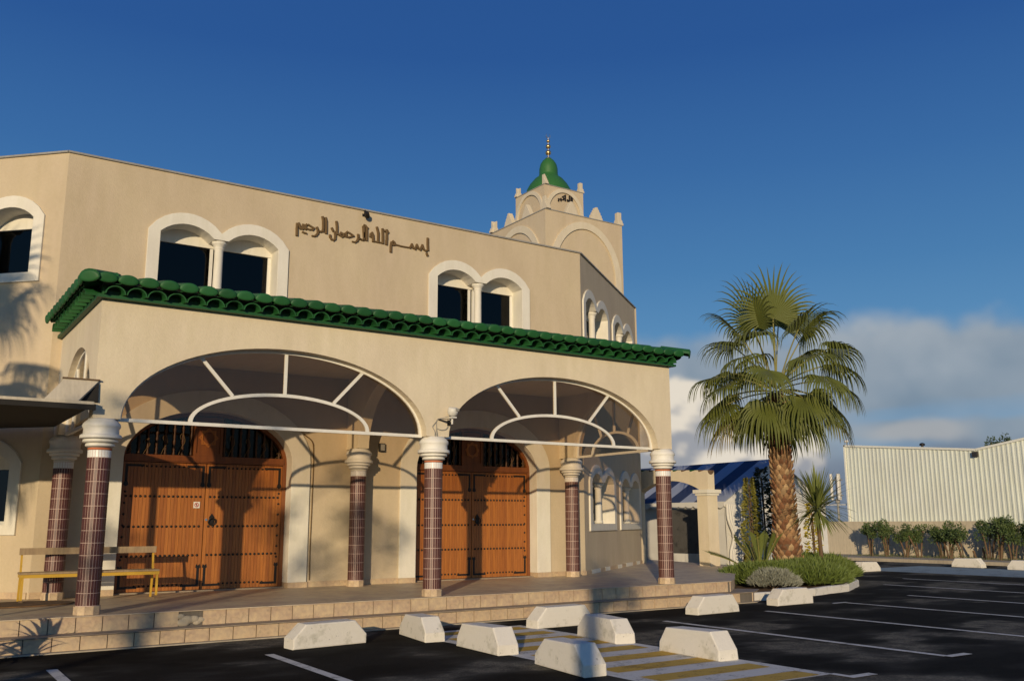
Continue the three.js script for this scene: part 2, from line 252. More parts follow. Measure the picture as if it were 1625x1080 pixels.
{
  const t = thing('entrance_terrace', 'tiled terrace with two steps in front of the entrance porch', 'terrace', [0, 0, 0], 0, null, 'structure');
  const top = (inset) => poly([[-9, -.20 + inset], [12.30, -.20 + inset], [13.0, .35 + inset], [14.2, 1.45], [17.7, 4.35], [18.6, 9.2], [-9, 9.2]]);
  const slab = (shape, y0, y1) => ext(shape, y1 - y0, 0).rotateX(-Math.PI / 2).scale(1, 1, 1).translate(0, y0, 0);
  // shape y is -z
  mk('floor_slab', slab(top(0), .0, FL - .012), M.mortar, t);
  mk('paving', slab(poly([[-9, -.235], [12.32, -.235], [13.02, .32], [14.22, 1.43], [17.72, 4.33], [18.62, 9.22], [-9, 9.22]]), FL - .012, FL), M.floor, t);
  mk('lower_step', slab(poly([[-9, -.50], [12.62, -.50], [13.3, -.02], [12.9, .5], [-9, .5]]), 0, .198), M.mortar, t);
  mk('tread', slab(poly([[-9, -.535], [12.64, -.535], [13.36, -.04], [12.9, .6], [12.2, -.205], [-9, -.205]]), .198, .210), M.tread, t);
  mk('step_footing', slab(poly([[-9, -.60], [12.66, -.60], [13.42, -.06], [12.5, .2], [-9, .2]]), 0, .016), M.kerb, t);
  const r = rng(5), W = .33, geos = [];
  for (let k = 0; k < 6; k++) geos.push(geo(new THREE.BoxGeometry(W - .008, .17, .016), 1.3, r() * 5, r() * 5));
  for (let k = 0; k < 40; k++) {
    for (const [x0, y, z, h] of [[-.98, .105, .508, 1], [-1.0 + .0, .308, .208, 1.16]]) {
      const x = x0 + .335 * k; if (x > (y > .2 ? 12.2 : 12.5)) continue;
      if (y > .2 && k === 7) continue;                                  // the broken tile
      const o = shared('riser_tile', geos[(k * 5 + (y > .2 ? 3 : 0) + ((k * k) % 4)) % 6], M.marble, t);
      o.position.set(x, y + .004 * (r() - .5), z + .004 * (r() - .5)); o.rotation.set(.012 * (r() - .5), .012 * (r() - .5), .01 * (r() - .5)); o.scale.y = h;
    }
  }
  // side returns at the right end
  for (const [p, q, y, h] of [[[12.30, .20], [13.0, -.35], .308, 1.16], [[13.0, -.35], [14.2, -1.45], .308, 1.16], [[12.62, .50], [13.3, .02], .105, 1]]) {
    const d = Math.hypot(q[0] - p[0], q[1] - p[1]), n = Math.round(d / .335), a = Math.atan2(-(q[1] - p[1]), q[0] - p[0]);
    for (let k = 0; k < n; k++) { const f = (k + .5) / n, o = shared('riser_tile', geos[(k * 3 + 1) % 6], M.marble, t); o.position.set(lerp(p[0], q[0], f) + Math.sin(a) * .008, y, lerp(p[1], q[1], f) + Math.cos(a) * .008); o.rotation.y = a; o.scale.y = h; o.scale.x = d / n / .335; }
  }
  // rubble showing where one riser tile has come away
  const rub = []; for (let k = 0; k < 7; k++) rub.push(new THREE.IcosahedronGeometry(.05 + .03 * r(), 1).scale(1.3, .8, .5).translate(1.345 + .335 * (k / 6 - .5) * .85, .25 + .11 * r(), .2));
  mk('exposed_stone', rub, M.kerb, t);
}

// ================================================================ mosque building
function archPts(cx, hw, y0, spring, rise, n = 28) { const p = [[cx - hw, y0], [cx + hw, y0]]; for (let i = 0; i <= n; i++) { const a = Math.PI * i / n; p.push([cx + hw * Math.cos(a), spring + rise * Math.sin(a)]); } return p; }
function segArc(cx, half, spring, rise, x0, x1, n = 10) { const R = (half * half + rise * rise) / (2 * rise), cy = spring + rise - R, o = []; for (let i = 0; i <= n; i++) { const x = lerp(x0, x1, i / n); o.push([x, cy + Math.sqrt(Math.max(0, R * R - (x - cx) ** 2))]); } return o; }
const WIN = { in: (cx, dy) => [[cx - 1.14, 6.0 + dy], [cx + 1.14, 6.0 + dy], ...segArc(cx + .64, .5, 7.02 + dy, .21, cx + 1.14, cx + .14), ...segArc(cx - .64, .5, 7.02 + dy, .21, cx - .14, cx - 1.14)],
  wall: (cx, dy) => [[cx - 1.24, 5.92 + dy], [cx + 1.24, 5.92 + dy], ...segArc(cx + .64, .6, 7.03 + dy, .31, cx + 1.24, cx), ...segArc(cx - .64, .6, 7.03 + dy, .31, cx, cx - 1.24)],
  out: (cx, dy) => [[cx - 1.36, 5.83 + dy], [cx + 1.36, 5.83 + dy], ...segArc(cx + .64, .72, 7.04 + dy, .41, cx + 1.36, cx), ...segArc(cx - .64, .72, 7.04 + dy, .41, cx, cx - 1.36)] };
const winGeo = (() => {
  const s = poly(WIN.out(0, 0)); s.holes.push(hole(WIN.in(0, 0)));
  return {
    surround: geo(ext(s, .485, -.45, .006), 3),
    colonnette: geo(lathe([[0, 6.0], [.115, 6.0], [.115, 6.06], [.085, 6.09], [.082, 6.85], [.10, 6.87], [.10, 6.89], [.088, 6.90], [.13, 6.965], [.14, 6.975], [.14, 7.018], [0, 7.018]], 20).translate(0, 0, -.115), 3),
    sash: geo([-1, 1].flatMap((q) => { const a = q < 0 ? -1.14 : .03, b = q < 0 ? -.03 : 1.14; return [bx(a, a + .06, 6.0, 6.95, -.445, -.39), bx(b - .06, b, 6.0, 6.95, -.445, -.39), bx(a + .06, b - .06, 6.0, 6.06, -.445, -.39)]; }), 3),
    blind: geo([bx(-1.14, 1.14, 6.945, 7.26, -.448, -.37)], 3),
    pane: [-1, 1].map((q) => geo(bx(q < 0 ? -1.09 : .08, q < 0 ? -.08 : 1.09, 6.04, 6.96, -.422, -.416), 1)),
  };
})();
function addWindow(wall, cx, dy) {
  const w = part('window', wall, [cx, dy, 0]);
  shared('surround', winGeo.surround, M.white, w); shared('colonnette', winGeo.colonnette, M.white, w); shared('sash', winGeo.sash, M.trim, w); shared('shutter_box', winGeo.blind, M.white, w);
  for (const p of winGeo.pane) shared('pane', p, M.glassDark, w);
  return w;
}
function wallGeo(x0, x1, y0, y1, holes, th = .52) { const s = poly([[x0, y0], [x1, y0], [x1, y1], [x0, y1]]); for (const h of holes) s.holes.push(hole(h)); return ext(s, th, -th, 0, 24); }

const mosque = thing('mosque_building', 'cream rendered mosque with arched windows, two wooden doors and raised Arabic lettering', 'building');
const TOP = 8.2;
function addDoor(cx) {
  const d = part('door', mosque, [cx, 0, -3.4]);
  const HW = 1.55, SP = 2.78, RI = .92;
  // white surround, proud of the wall and lining the recess
  const so = archPts(0, HW + .38, .52, SP + .02, RI + .36), s = new THREE.Shape(); so.forEach(([x, y], i) => (i ? s.lineTo(x, y) : s.moveTo(x, y))); s.closePath();
  const si = archPts(0, HW, .52, SP, RI); si[0][1] = si[1][1] = .515;
  const ring = poly([[-HW - .38, .52], ...archPts(0, HW + .38, .52, SP + .02, RI + .36).slice(2).reverse().map((p) => p), [HW + .38, .52], [HW, .52], ...archPts(0, HW, .52, SP, RI).slice(2), [-HW, .52]].filter(Boolean));
  mk('surround', ext(ring, .30, -.262, .006), M.white, d);
  mk('plinth', bx(-HW - .40, -HW - .004, FL, .52, -.26, .055), M.marble, d); mk('plinth', bx(HW + .004, HW + .40, FL, .52, -.26, .055), M.marble, d);
  // timber frame and transom
  const fr = poly([[-HW, FL], ...archPts(0, HW, FL, SP, RI).slice(2).reverse(), [HW, FL], [HW - .07, FL], ...archPts(0, HW - .07, FL, SP, RI - .07).slice(2), [-HW + .07, FL]]);
  mk('frame', ext(fr, .10, -.345, .004), M.woodDark, d);
  mk('transom', [bx(-HW + .07, HW - .07, 2.74, 2.87, -.352, -.225), bx(-HW + .07, HW - .07, 2.765, 2.80, -.224, -.208)], M.woodDark, d);
  // glazed tympanum with turned spindles and a carved panel
  const ty = archPts(0, HW - .08, 2.872, SP + .0, RI - .09).filter((p) => p[1] >= 2.872);
  mk('glazing', ext(poly(ty), .006, -.335), M.glassDark, d);
  const yAt = (x) => SP + (RI - .075) * Math.sqrt(Math.max(0, 1 - (x / (HW - .075)) ** 2));
  for (let k = -9; k <= 9; k++) { const x = k * .155; if (Math.abs(x) < .30) continue; const h = yAt(x) - 2.87; if (h < .08) continue;
    const n = Math.max(1, Math.round(h / .22)), pr = [[.022, 0]]; for (let q = 0; q < n; q++) { const a = h * q / n, b = h / n; pr.push([.022, a + b * .05], [.030, a + b * .12], [.017, a + b * .3], [.024, a + b * .55], [.015, a + b * .85], [.026, a + b * .97]); } pr.push([.022, h]);
    mk('spindle', lathe(pr, 10).translate(x, 2.87, -.285), M.spindle, d);
    if (k % 2) { const hh = Math.min(.5, h * .7); mk('iron_scroll', tube([[x - .075, 2.88, -.262], [x - .03, 2.88 + hh * .25, -.262], [x + .03, 2.88 + hh * .5, -.262], [x - .02, 2.88 + hh * .8, -.262], [x - .055, 2.88 + hh * .72, -.262], [x - .04, 2.88 + hh * .58, -.262]], .006, 22, 5), M.bronze, d); } }
  const pn = part('carved_panel', d);
  mk('panel_board', bx(-.27, .27, 2.872, yAt(.27), -.33, -.27), M.woodDark, pn);
  mk('panel_frame', [bx(-.27, -.22, 2.872, yAt(.27), -.269, -.245), bx(.22, .27, 2.872, yAt(.27), -.269, -.245), bx(-.22, .22, 2.872, 2.93, -.269, -.245)], M.woodDark, pn);
  for (let k = 0; k < 2; k++) mk('star_rail', ext((() => { const q = poly([0, 1, 2, 3].map((i) => [.19 * Math.cos(i * Math.PI / 2 + k * Math.PI / 4), .19 * Math.sin(i * Math.PI / 2 + k * Math.PI / 4)])); q.holes.push(hole([0, 1, 2, 3].map((i) => [.15 * Math.cos(i * Math.PI / 2 + k * Math.PI / 4), .15 * Math.sin(i * Math.PI / 2 + k * Math.PI / 4)]))); return q; })(), .016 + .004 * k, 0).translate(0, 3.22, -.269), M.wood[0], pn);
  // two leaves of narrow planks
  const n = 24, w = (HW - .075) / n;
  const pg = [0, 1, 2].map((i) => geo(new THREE.BoxGeometry(w - .004, 2.70 - FL, .03, 1, 1, 1), 1.1, i * .37, i * .6));
  const r = rng(40 + cx * 10 | 0);
  for (const side of [-1, 1]) {
    const leaf = part('door_leaf', d);
    mk('backing', bx(side < 0 ? -HW + .075 : .006, side < 0 ? -.006 : HW - .075, FL + .02, 2.735, -.335, -.305), M.woodDark, leaf);
    for (let k = 0; k < n; k++) { const o = shared('plank', pg[(k * 7 + (side > 0 ? 1 : 0)) % 3], M.wood[Math.floor(r() * 4)], leaf); o.position.set(side * (.006 + w * (k + .5)), (FL + .02 + 2.735) / 2, -.290 + .001 * (r() - .5)); }
    // rows of domed studs
    for (const y of [.54, 1.06, 1.58, 2.12, 2.66]) { const end = y < .6 || y > 2.6, list = []; for (let k = 0; k < 17; k++) { const x = side * (.09 + k * .082); if (end && (k < 3 || k > 13)) continue; list.push(new THREE.SphereGeometry(end ? .021 : .024, 8, 5, 0, Math.PI * 2, 0, Math.PI / 2).rotateX(Math.PI / 2).translate(x, y, -.275)); } mk('stud_row', list, M.iron, leaf).userData.kind = 'stuff'; }
    const xo = side * (HW - .13), col = []; for (let k = 0; k < 9; k++) col.push(new THREE.SphereGeometry(.022, 8, 5, 0, Math.PI * 2, 0, Math.PI / 2).rotateX(Math.PI / 2).translate(xo, .80 + k * .2, -.275)); mk('stud_row', col, M.iron, leaf).userData.kind = 'stuff';
    // corner straps
    for (const [x, dir] of [[side * .06, side], [xo, -side]]) for (const [y, up] of [[.50, 1], [2.69, -1]]) {
      mk('iron_strap', [bx(Math.min(x - .022, x + .022), Math.max(x - .022, x + .022), Math.min(y, y + up * .34), Math.max(y, y + up * .34), -.274, -.266), bx(Math.min(x + dir * .022, x + dir * .30), Math.max(x + dir * .022, x + dir * .30), Math.min(y, y + up * .04), Math.max(y, y + up * .04), -.274, -.2665), ext(poly([[-.045, 0], [0, -.03], [.045, 0], [.03, .06], [0, .03], [-.03, .06]]), .008, 0).translate(x, up > 0 ? y + .34 : y - .37, -.2745)], M.iron, leaf);
    }
  }
  const h = part('door_handle', d, [.14, 1.70, -.27]);
  mk('handle_plate', [ext(poly([[0, .11], [.045, .05], [.045, -.05], [0, -.11], [-.045, -.05], [-.045, .05]]), .012, 0, .003)], M.iron, h);
  mk('ring', new THREE.TorusGeometry(.065, .011, 8, 20).rotateX(.25).translate(0, -.035, .035), M.iron, h);
  mk('lock', new THREE.CylinderGeometry(.022, .022, .02, 12).rotateX(Math.PI / 2).translate(-.10, 0, 0.0), M.silver, h);
  mk('threshold', bx(-HW - .02, HW + .02, FL + .001, FL + .022, -.34, -.10), M.tread, d);
  return d;
}
{
  const doorHole = (cx) => archPts(cx, 1.66, .30, 2.79, 1.05);
  const f = part('front_wall', mosque, [0, 0, -3.4]);
  const sh = poly([[-.31, .0], [11.36, .0], [11.36, TOP], [-.31, TOP]]);
  for (const [cx] of [[2.55], [8.40]]) sh.holes.push(hole(archPts(cx, 1.66, .05, 2.79, 1.05)));
  for (const cx of [2.49, 8.44]) sh.holes.push(hole(WIN.wall(cx, 0)));
  mk('render', ext(sh, .52, -.52, 0, 28), M.plaster, f);
  mk('coping', bx(-.33, 11.37, TOP, TOP + .035, -.53, .035), M.grey, f);
  const skirt = [[-.30, .60], [4.50, 6.45], [10.35, 11.36]].map(([a, b]) => bx(a, b, FL + .001, FL + .105, 0, .022));
  skirt.forEach((q) => mk('skirting', q, M.marble, f));
  mk('cable', tube([[4.32, 3.35, .03], [4.50, 3.22, .03], [4.545, 3.0, .012], [4.55, 2.0, .012], [4.545, 1.2, .012], [4.555, .55, .012]], .011, 40, 6), M.bronze, f);
  addDoor(2.55); addDoor(8.40);
  for (const cx of [2.49, 8.44]) { const w = addWindow(mosque, cx, 0); w.position.z = -3.4; }
  const ins = mk('inscription', strokes(INSCRIPTION, .043, .032), M.bronze, mosque); ins.position.z = -3.397; ins.userData.label = 'raised bronze Arabic lettering on the front wall';

  // right-hand end wall
  const a = .636, rw = part('side_wall', mosque, [11.36, 0, -3.4], a);
  mk('render', wallGeo(0, 6.47, 0, TOP, [WIN.wall(1.50, 0), WIN.wall(4.60, 0), WIN.wall(1.78, -4.41), WIN.wall(5.0, -4.41)]), M.plaster, rw);
  mk('coping', bx(.01, 6.49, TOP, TOP + .035, -.53, .035), M.grey, rw);
  const cs = Math.cos(a), sn = Math.sin(a), on = (s) => [11.36 + s * cs, -3.4 - s * sn];
  for (const [s, dy] of [[1.50, 0], [4.60, 0], [1.78, -4.41], [5.0, -4.41]]) { const w = addWindow(mosque, 0, dy), [x, z] = on(s); w.position.x = x; w.position.z = z; w.rotation.y = a; }
  { let s = .02, k = 0; const r = rng(9); while (s < 6.3) { const w = k % 3 === 1 ? .85 : .5; mk('skirting_tile', bx(s, Math.min(s + w - .012, 6.4), FL + .002, FL + .085 + .012 * r(), 0, .018), k % 2 ? M.white : M.marble, rw, k * .4); s += w; k++; } }

  // left-hand end wall
  const lw = part('side_wall', mosque, [-.31, 0, -3.4], -Math.PI / 4);
  mk('render', wallGeo(-8, 0, 0, TOP, [WIN.wall(-1.72, 0), WIN.wall(-1.70, -4.38), WIN.wall(-5.2, 0), WIN.wall(-5.2, -4.38)]), M.plaster, lw);
  mk('coping', bx(-8, -.01, TOP, TOP + .035, -.53, .035), M.grey, lw);
  mk('skirting', bx(-8, -.03, FL + .001, FL + .105, 0, .022), M.marble, lw);
  for (const [s, dy] of [[-1.72, 0], [-1.70, -4.38], [-5.2, 0], [-5.2, -4.38]]) { const w = addWindow(mosque, 0, dy); w.position.x = -.31 + s * Math.SQRT1_2; w.position.z = -3.4 + s * Math.SQRT1_2; w.rotation.y = -Math.PI / 4; }

  // rear walls, roof, floors: a closed hall behind the windows
  const [ex, ez] = on(6.47), lx = -.31 - 8 * Math.SQRT1_2, lz = -3.4 - 8 * Math.SQRT1_2;
  const foot = [[-.52, 3.93], [11.4, 3.93], [ex - .2, -ez + .45], [ex - .1, 17.6], [lx + .3, 17.6], [lx + .3, -lz + .1]];
  const slab = (y0, y1) => ext(poly(foot), y1 - y0, 0).rotateX(-Math.PI / 2).translate(0, y0, 0);
  mk('roof', slab(7.75, 7.95), M.grey, mosque); mk('upper_floor', slab(4.4, 4.7), M.interior, mosque); mk('ground_floor', slab(.1, FL - .02), M.interior, mosque);
  mk('rear_wall', [bx(lx, ex, 0, TOP, -18, -17.6), bx(ex - .3, ex, 0, TOP, -17.6, ez + .05), bx(lx, lx + .3, 0, TOP, -17.6, lz + .2)], M.plaster, mosque);
}
// fittings on the walls
{
  const o = thing('wall_floodlight', 'small dark floodlight on the top edge of the front wall above the lettering', 'floodlight', [5.50, 8.10, -3.36]);
  mk('lamp_housing', new THREE.CylinderGeometry(.04, .058, .12, 14).rotateX(1.1).rotateY(-.5).translate(0, -.02, .10), M.iron, o); mk('bracket', [bx(-.015, .015, -.02, .11, -.035, .0), bx(-.05, .05, -.03, .03, -.04, -.028), rod([0, 0, 0], [0, -.01, .08], .014)], M.iron, o);
}

// ================================================================ minaret
{
  const t = thing('minaret', 'square cream minaret with stepped merlons, arch bands and green dome', 'minaret');
  const X0 = 14.4, X1 = 17.65, Z0 = -9, Z1 = -12.25, Y1 = 11.58;
  const face = (parent, x, y, z, turn, w, h, base, aw, spring, rise, bandW) => {
    const f = part('wall_panel', parent, [x, y, z], turn);
    const P = archPts(w / 2, aw, base, spring, rise).slice(2), Q = archPts(w / 2, aw - bandW, base, spring, rise - bandW).slice(2);
    mk('arch_band', ext(poly([[w / 2 + aw, base], ...P, [w / 2 - aw, base], [w / 2 - aw + bandW, base], ...Q.reverse(), [w / 2 + aw - bandW, base]]), .05, 0, .004), M.band, f); return f;
  };
  mk('tower_shaft', bx(X0, X1, 0, Y1, Z1, Z0), M.plaster, t);
  mk('ledge', bx(X0 - .02, X1 + .02, Y1, Y1 + .03, Z1 - .02, Z0 + .02), M.grey, t);
  face(t, X0, 0, Z0, 0, 3.25, 0, 7.4, 1.50, 9.55, 1.85, .24);
  face(t, X0, 0, Z1, -Math.PI / 2, 3.25, 0, 7.4, 1.50, 9.55, 1.85, .24);
  const U = { x0: 14.85, x1: 16.5, z0: -9.65, z1: -11.35, y1: 12.72 };
  mk('lantern_block', bx(U.x0, U.x1, Y1 + .03, U.y1, U.z1, U.z0), M.plaster, t);
  mk('lantern_coping', bx(U.x0 - .015, U.x1 + .015, U.y1, U.y1 + .025, U.z1 - .015, U.z0 + .015), M.grey, t);
  face(t, U.x0, 0, U.z0, 0, 1.65, 0, Y1 + .03, .80, 11.80, .89, .13);
  face(t, U.x0, 0, U.z1, -Math.PI / 2, 1.70, 0, Y1 + .03, .82, 11.80, .89, .13);
  const txt = mk('inscription', strokes(TOWER_TEXT, .035, .035), M.iron, t); txt.position.z = U.z0; txt.userData.label = 'short dark Arabic lettering on the lantern';
  // stepped merlons
  const half = [[0, .46], [.045, .46], [.06, .39], [.10, .37], [.11, .30], [.155, .28], [.165, .20], [.21, .18], [.22, .10], [.255, .08], [.26, 0]];
  const mer = geo(ext(poly([...half.slice().reverse(), ...half.slice(1).map(([x, y]) => [-x, y])]), .16, -.08, .008), 3);
  const corner = geo([ext(poly([[0, 0], [.26, 0], [.255, .08], [.22, .10], [.21, .18], [.165, .20], [.155, .28], [.11, .30], [.10, .37], [.06, .39], [.045, .46], [0, .46]]), .16, 0, .006), ext(poly([[0, 0], [.26, 0], [.255, .08], [.22, .10], [.21, .18], [.165, .20], [.155, .28], [.11, .30], [.10, .37], [.06, .39], [.045, .455], [0, .455]]), .158, 0, .006).rotateY(-Math.PI / 2).translate(.16, 0, 0)], 3);
  const put = (g, x, y, z, turn, s = 1) => { const o = shared('merlon', g, M.band, t); o.position.set(x, y, z); o.rotation.y = turn; o.scale.setScalar(s); };
  const crown = (x0, x1, z0, z1, y, s, mids) => {
    put(corner, x0, y, z0 - .16 * s, 0, s); put(corner, x1 - .16 * s, y, z0, Math.PI / 2, s); put(corner, x1, y, z1 + .16 * s, Math.PI, s); put(corner, x0 + .16 * s, y, z1, -Math.PI / 2, s);
    for (const m of mids) { put(mer, lerp(x0, x1, m), y, z0 - .09 * s, 0, s); put(mer, lerp(x0, x1, m), y, z1 + .09 * s, 0, s); put(mer, x0 + .09 * s, y, lerp(z0, z1, m), Math.PI / 2, s); put(mer, x1 - .09 * s, y, lerp(z0, z1, m), Math.PI / 2, s); }
  };
  crown(X0 + .01, X1 - .01, Z0 - .01, Z1 + .01, Y1 + .03, .95, [.34, .67]);
  crown(U.x0 + .01, U.x1 - .01, U.z0 - .01, U.z1 + .01, U.y1 + .025, .75, []);
  const cx = 15.66, cz = -10.5;
  mk('dome', lathe([[0, 14.10], [.10, 14.09], [.20, 14.0], [.28, 13.87], [.32, 13.70], [.325, 13.50], [.35, 13.42], [.50, 13.30], [.66, 13.10], [.76, 12.92], [.80, 12.745], [.80, 12.74]].reverse(), 32).translate(cx, 0, cz), M.dome, t);
  const fi = part('finial', t, [cx, 0, cz]);
  mk('finial_rod', [rod([0, 14.08, 0], [0, 14.86, 0], .022), lathe([[0, 14.08], [.11, 14.09], [.07, 14.13], [.03, 14.17], [0, 14.18]], 16)], M.silver, fi);
  for (const [y, r] of [[14.31, .10], [14.54, .088], [14.74, .062]]) mk('ball', new THREE.SphereGeometry(r, 18, 12).translate(0, y, 0), M.gold, fi);
  mk('crescent', ext((() => { const s = new THREE.Shape(); s.absarc(0, 0, .095, Math.PI * .70, Math.PI * 2.30, false); s.absarc(0, .035, .075, Math.PI * 2.22, Math.PI * .78, true); s.closePath(); return s; })(), .025, -.012).translate(0, 14.93, 0), M.silver, fi);
}

// ================================================================ entrance porch
const porch = thing('entrance_porch', 'arcaded entrance porch with tiled columns, fanlights and green barrel-tile eaves', 'porch');
const CX = [0, 5.372, 10.726], CAP = 3.085, EAVE = 4.79;
{
  // arcade wall in front
  const s = poly([[-.15, CAP], [.19, CAP], ...archPts(2.685, 2.47, CAP, CAP, 1.245, 40).slice(2).reverse(), [5.155, CAP], [5.59, CAP], ...archPts(8.045, 2.45, CAP, CAP, 1.245, 40).slice(2).reverse(), [10.50, CAP], [10.876, CAP], [10.876, EAVE], [-.15, EAVE]]);
  mk('arcade_wall', ext(s, .26, -.13), M.porch, porch);
  // the walls that run back to the building above the columns
  for (const [x, inset] of [[-.15, 0], [5.25, .0], [10.636, 0]]) {
    const q = poly([[.13, CAP], [.20, CAP], ...archPts(1.53, 1.33, CAP, CAP, 1.245, 30).slice(2).reverse(), [2.87, CAP], [3.398, CAP], [3.398, EAVE - .002], [.13, EAVE - .002]]);
    mk('side_arch_wall', ext(q, .24, 0).rotateY(Math.PI / 2).translate(x, 0, 0), M.porch, porch);
  }
  mk('ceiling', bx(-.10, 10.83, 4.52, 4.74, -3.39, -.12), M.porch, porch);
  mk('flat_roof', bx(-.14, 10.866, EAVE + .002, 5.06, -3.395, .10), M.grey, porch);

  // fanlights
  const fan = (cx, hw, ih, glazeZ, turn, ox, oz) => {
    const f = part('fanlight', porch, [ox, 0, oz], turn), rise = 1.245, ir = hw > 2 ? .56 : .50, w = .028;
    mk('bottom_bar', bx(cx - hw, cx + hw, CAP - .015, CAP + .035, -.025, .028), M.trim, f);
    const ring = (a, b, c, d) => poly([[cx + a, CAP + .035], ...archPts(cx, a, CAP, CAP + .035, b - .035, 40).slice(2), [cx - c, CAP + .035], ...archPts(cx, c, CAP, CAP + .035, d - .035, 40).slice(2).reverse()]);
    mk('outer_ring', ext(ring(hw, rise, hw - .05, rise - .045), .05, -.024), M.trim, f);
    mk('inner_ring', ext(ring(ih, ir, ih - .06, ir - .052), .044, -.020), M.trim, f);
    const pIn = (k) => { const a = Math.PI * k; return [cx + ih * Math.cos(a), CAP + .035 + (ir - .035) * Math.sin(a)]; }, pOut = (k) => { const a = Math.PI * k; return [cx + (hw - .03) * Math.cos(a), CAP + .035 + (rise - .065) * Math.sin(a)]; };
    const ks = [[.5, .5], [.31, .315], [.69, .685]];
    for (const [ki, ko] of ks) { const a = pIn(ki), b = pOut(ko); mk('radial_bar', bar([a[0], a[1], 0], [b[0], b[1], 0], .05, .04), M.trim, f); }
    const cuts = [[0, 0], [.31, .315], [.5, .5], [.69, .685], [1, 1]];
    for (let i = 0; i < 4; i++) { const [i0, o0] = cuts[i], [i1, o1] = cuts[i + 1], pts = []; for (let k = 0; k <= 8; k++) pts.push(pOut(lerp(o0, o1, k / 8))); for (let k = 8; k >= 0; k--) pts.push(pIn(lerp(i0, i1, k / 8))); mk('pane', ext(poly(pts), .006, -.003), M.glassFan, f); }
    mk('pane', ext(poly(archPts(cx, ih - .03, CAP + .03, CAP + .035, ir - .07).slice(2)), .006, -.003), M.glassFan, f);
  };
  fan(2.685, 2.472, 1.48, 0, 0, 0, -.07); fan(8.045, 2.452, 1.47, 0, 0, 0, -.07);
  fan(1.53, 1.335, .80, 0, Math.PI / 2, -.03, 0); fan(1.53, 1.335, .80, 0, Math.PI / 2, 10.756, 0);

  // columns
  const shaft = [], groutR = .1515, rows = 12, nT = 24, y0 = FL + .12, rowH = 2.0 / rows;
  for (let r = 0; r < rows; r++) for (let k = 0; k < nT; k++) {
    const a = (k + .5) / nT * Math.PI * 2, w = 2 * Math.PI * .154 / nT;
    shaft.push(new THREE.BoxGeometry(w - .0085, rowH - .0075, .012).translate(0, y0 + rowH * (r + .5), .1485).rotateY(a));
  }
  const ringW = []; for (let k = 0; k < nT; k++) ringW.push(new THREE.BoxGeometry(2 * Math.PI * .152 / nT - .006, .098, .012).translate(0, FL + 2.12 + .052, .1485).rotateY((k + .5) / nT * Math.PI * 2));
  const T = FL + 2.12, baseBlocks = []; for (let k = 0; k < 10; k++) baseBlocks.push(new THREE.BoxGeometry(.104, .112, .03).translate(0, FL + .058, .150).rotateY(k / 10 * Math.PI * 2));
  const g = {
    shaft: geo(shaft, .6), core: geo(new THREE.CylinderGeometry(groutR, groutR, 2.22, 40).translate(0, FL + 1.115, 0), 1), ring: geo(ringW, 1), base: geo([new THREE.CylinderGeometry(.150, .152, .119, 24).translate(0, FL + .0605, 0), ...baseBlocks], .8),
    orange: geo(lathe([[.1, T + .104], [.158, T + .104], [.160, T + .118], [.158, T + .136], [.1, T + .136]], 32), .3),
    capital: null,
  };
  const capG = lathe([[.12, T + .134], [.160, T + .136], [.160, T + .150], [.192, T + .152], [.197, T + .170], [.192, T + .192], [.178, T + .197], [.178, T + .205], [.228, T + .207], [.235, T + .228], [.230, T + .252], [.220, T + .257], [.274, T + .260], [.278, T + .275], [.276, T + .308], [.262, T + .320], [.238, T + .325], [.236, T + .40], [.252, T + .425], [.256, T + .445], [.246, T + .475], [.215, T + .510], [.190, T + .525], [.186, CAP - .001], [.12, CAP - .001]], 40);
  for (const z of [0, -3.06]) CX.forEach((x, i) => {
    const c = part('column', porch, [x + (i === 0 ? .0 : 0), 0, z], .3 * i);
    shared('shaft_core', g.core, M.grout, c); const st = shared('shaft_tiles', g.shaft, M.tileRed, c); st.userData.kind = 'stuff'; shared('white_band', g.ring, M.tileWhite, c); shared('painted_ring', g.orange, z ? M.white : M.orange, c); shared('base', g.base, M.marble, c);
    mk('capital', capG, M.trim, c);
  });

  // barrel-tile eaves: cover and pan tiles, two courses, on three sides
  const tileGeo = (len, r0, r1, up, flat = .64) => {
    const n = 8, pos = [], ring = (z, r, a) => [r * Math.cos(a), (up ? 1 : -1) * r * Math.sin(a) * flat, z], th = .016;
    const quad = (a, b, c, d) => pos.push(...a, ...b, ...c, ...a, ...c, ...d);
    for (let i = 0; i < n; i++) {
      const a = Math.PI * i / n, b = Math.PI * (i + 1) / n;
      quad(ring(0, r0, a), ring(0, r0, b), ring(-len, r1, b), ring(-len, r1, a)); quad(ring(0, r0 - th, b), ring(0, r0 - th, a), ring(-len, r1 - th, a), ring(-len, r1 - th, b));
      quad(ring(0, r0 - th, a), ring(0, r0 - th, b), ring(0, r0, b), ring(0, r0, a)); quad(ring(-len, r1, a), ring(-len, r1, b), ring(-len, r1 - th, b), ring(-len, r1 - th, a));
    }
    for (const s of [0, Math.PI]) quad(ring(0, r0 - th, s), ring(0, r0, s), ring(-len, r1, s), ring(-len, r1 - th, s));
    const q = new THREE.BufferGeometry(); q.setAttribute('position', new THREE.Float32BufferAttribute(pos, 3)); q.computeVertexNormals(); return geo(q, 2);
  };
  const nose = (g, r) => { const s = new THREE.SphereGeometry(1, 16, 10, 0, Math.PI), p = s.attributes.position; for (let i = 0; i < p.count; i++) p.setXYZ(i, p.getX(i) * r * .99, p.getY(i) * r * (p.getY(i) < 0 ? .40 : .64), (1 - (1 - p.getZ(i)) ** 2) * .028 - .002); s.computeVertexNormals(); return geo([g, s], 2); };
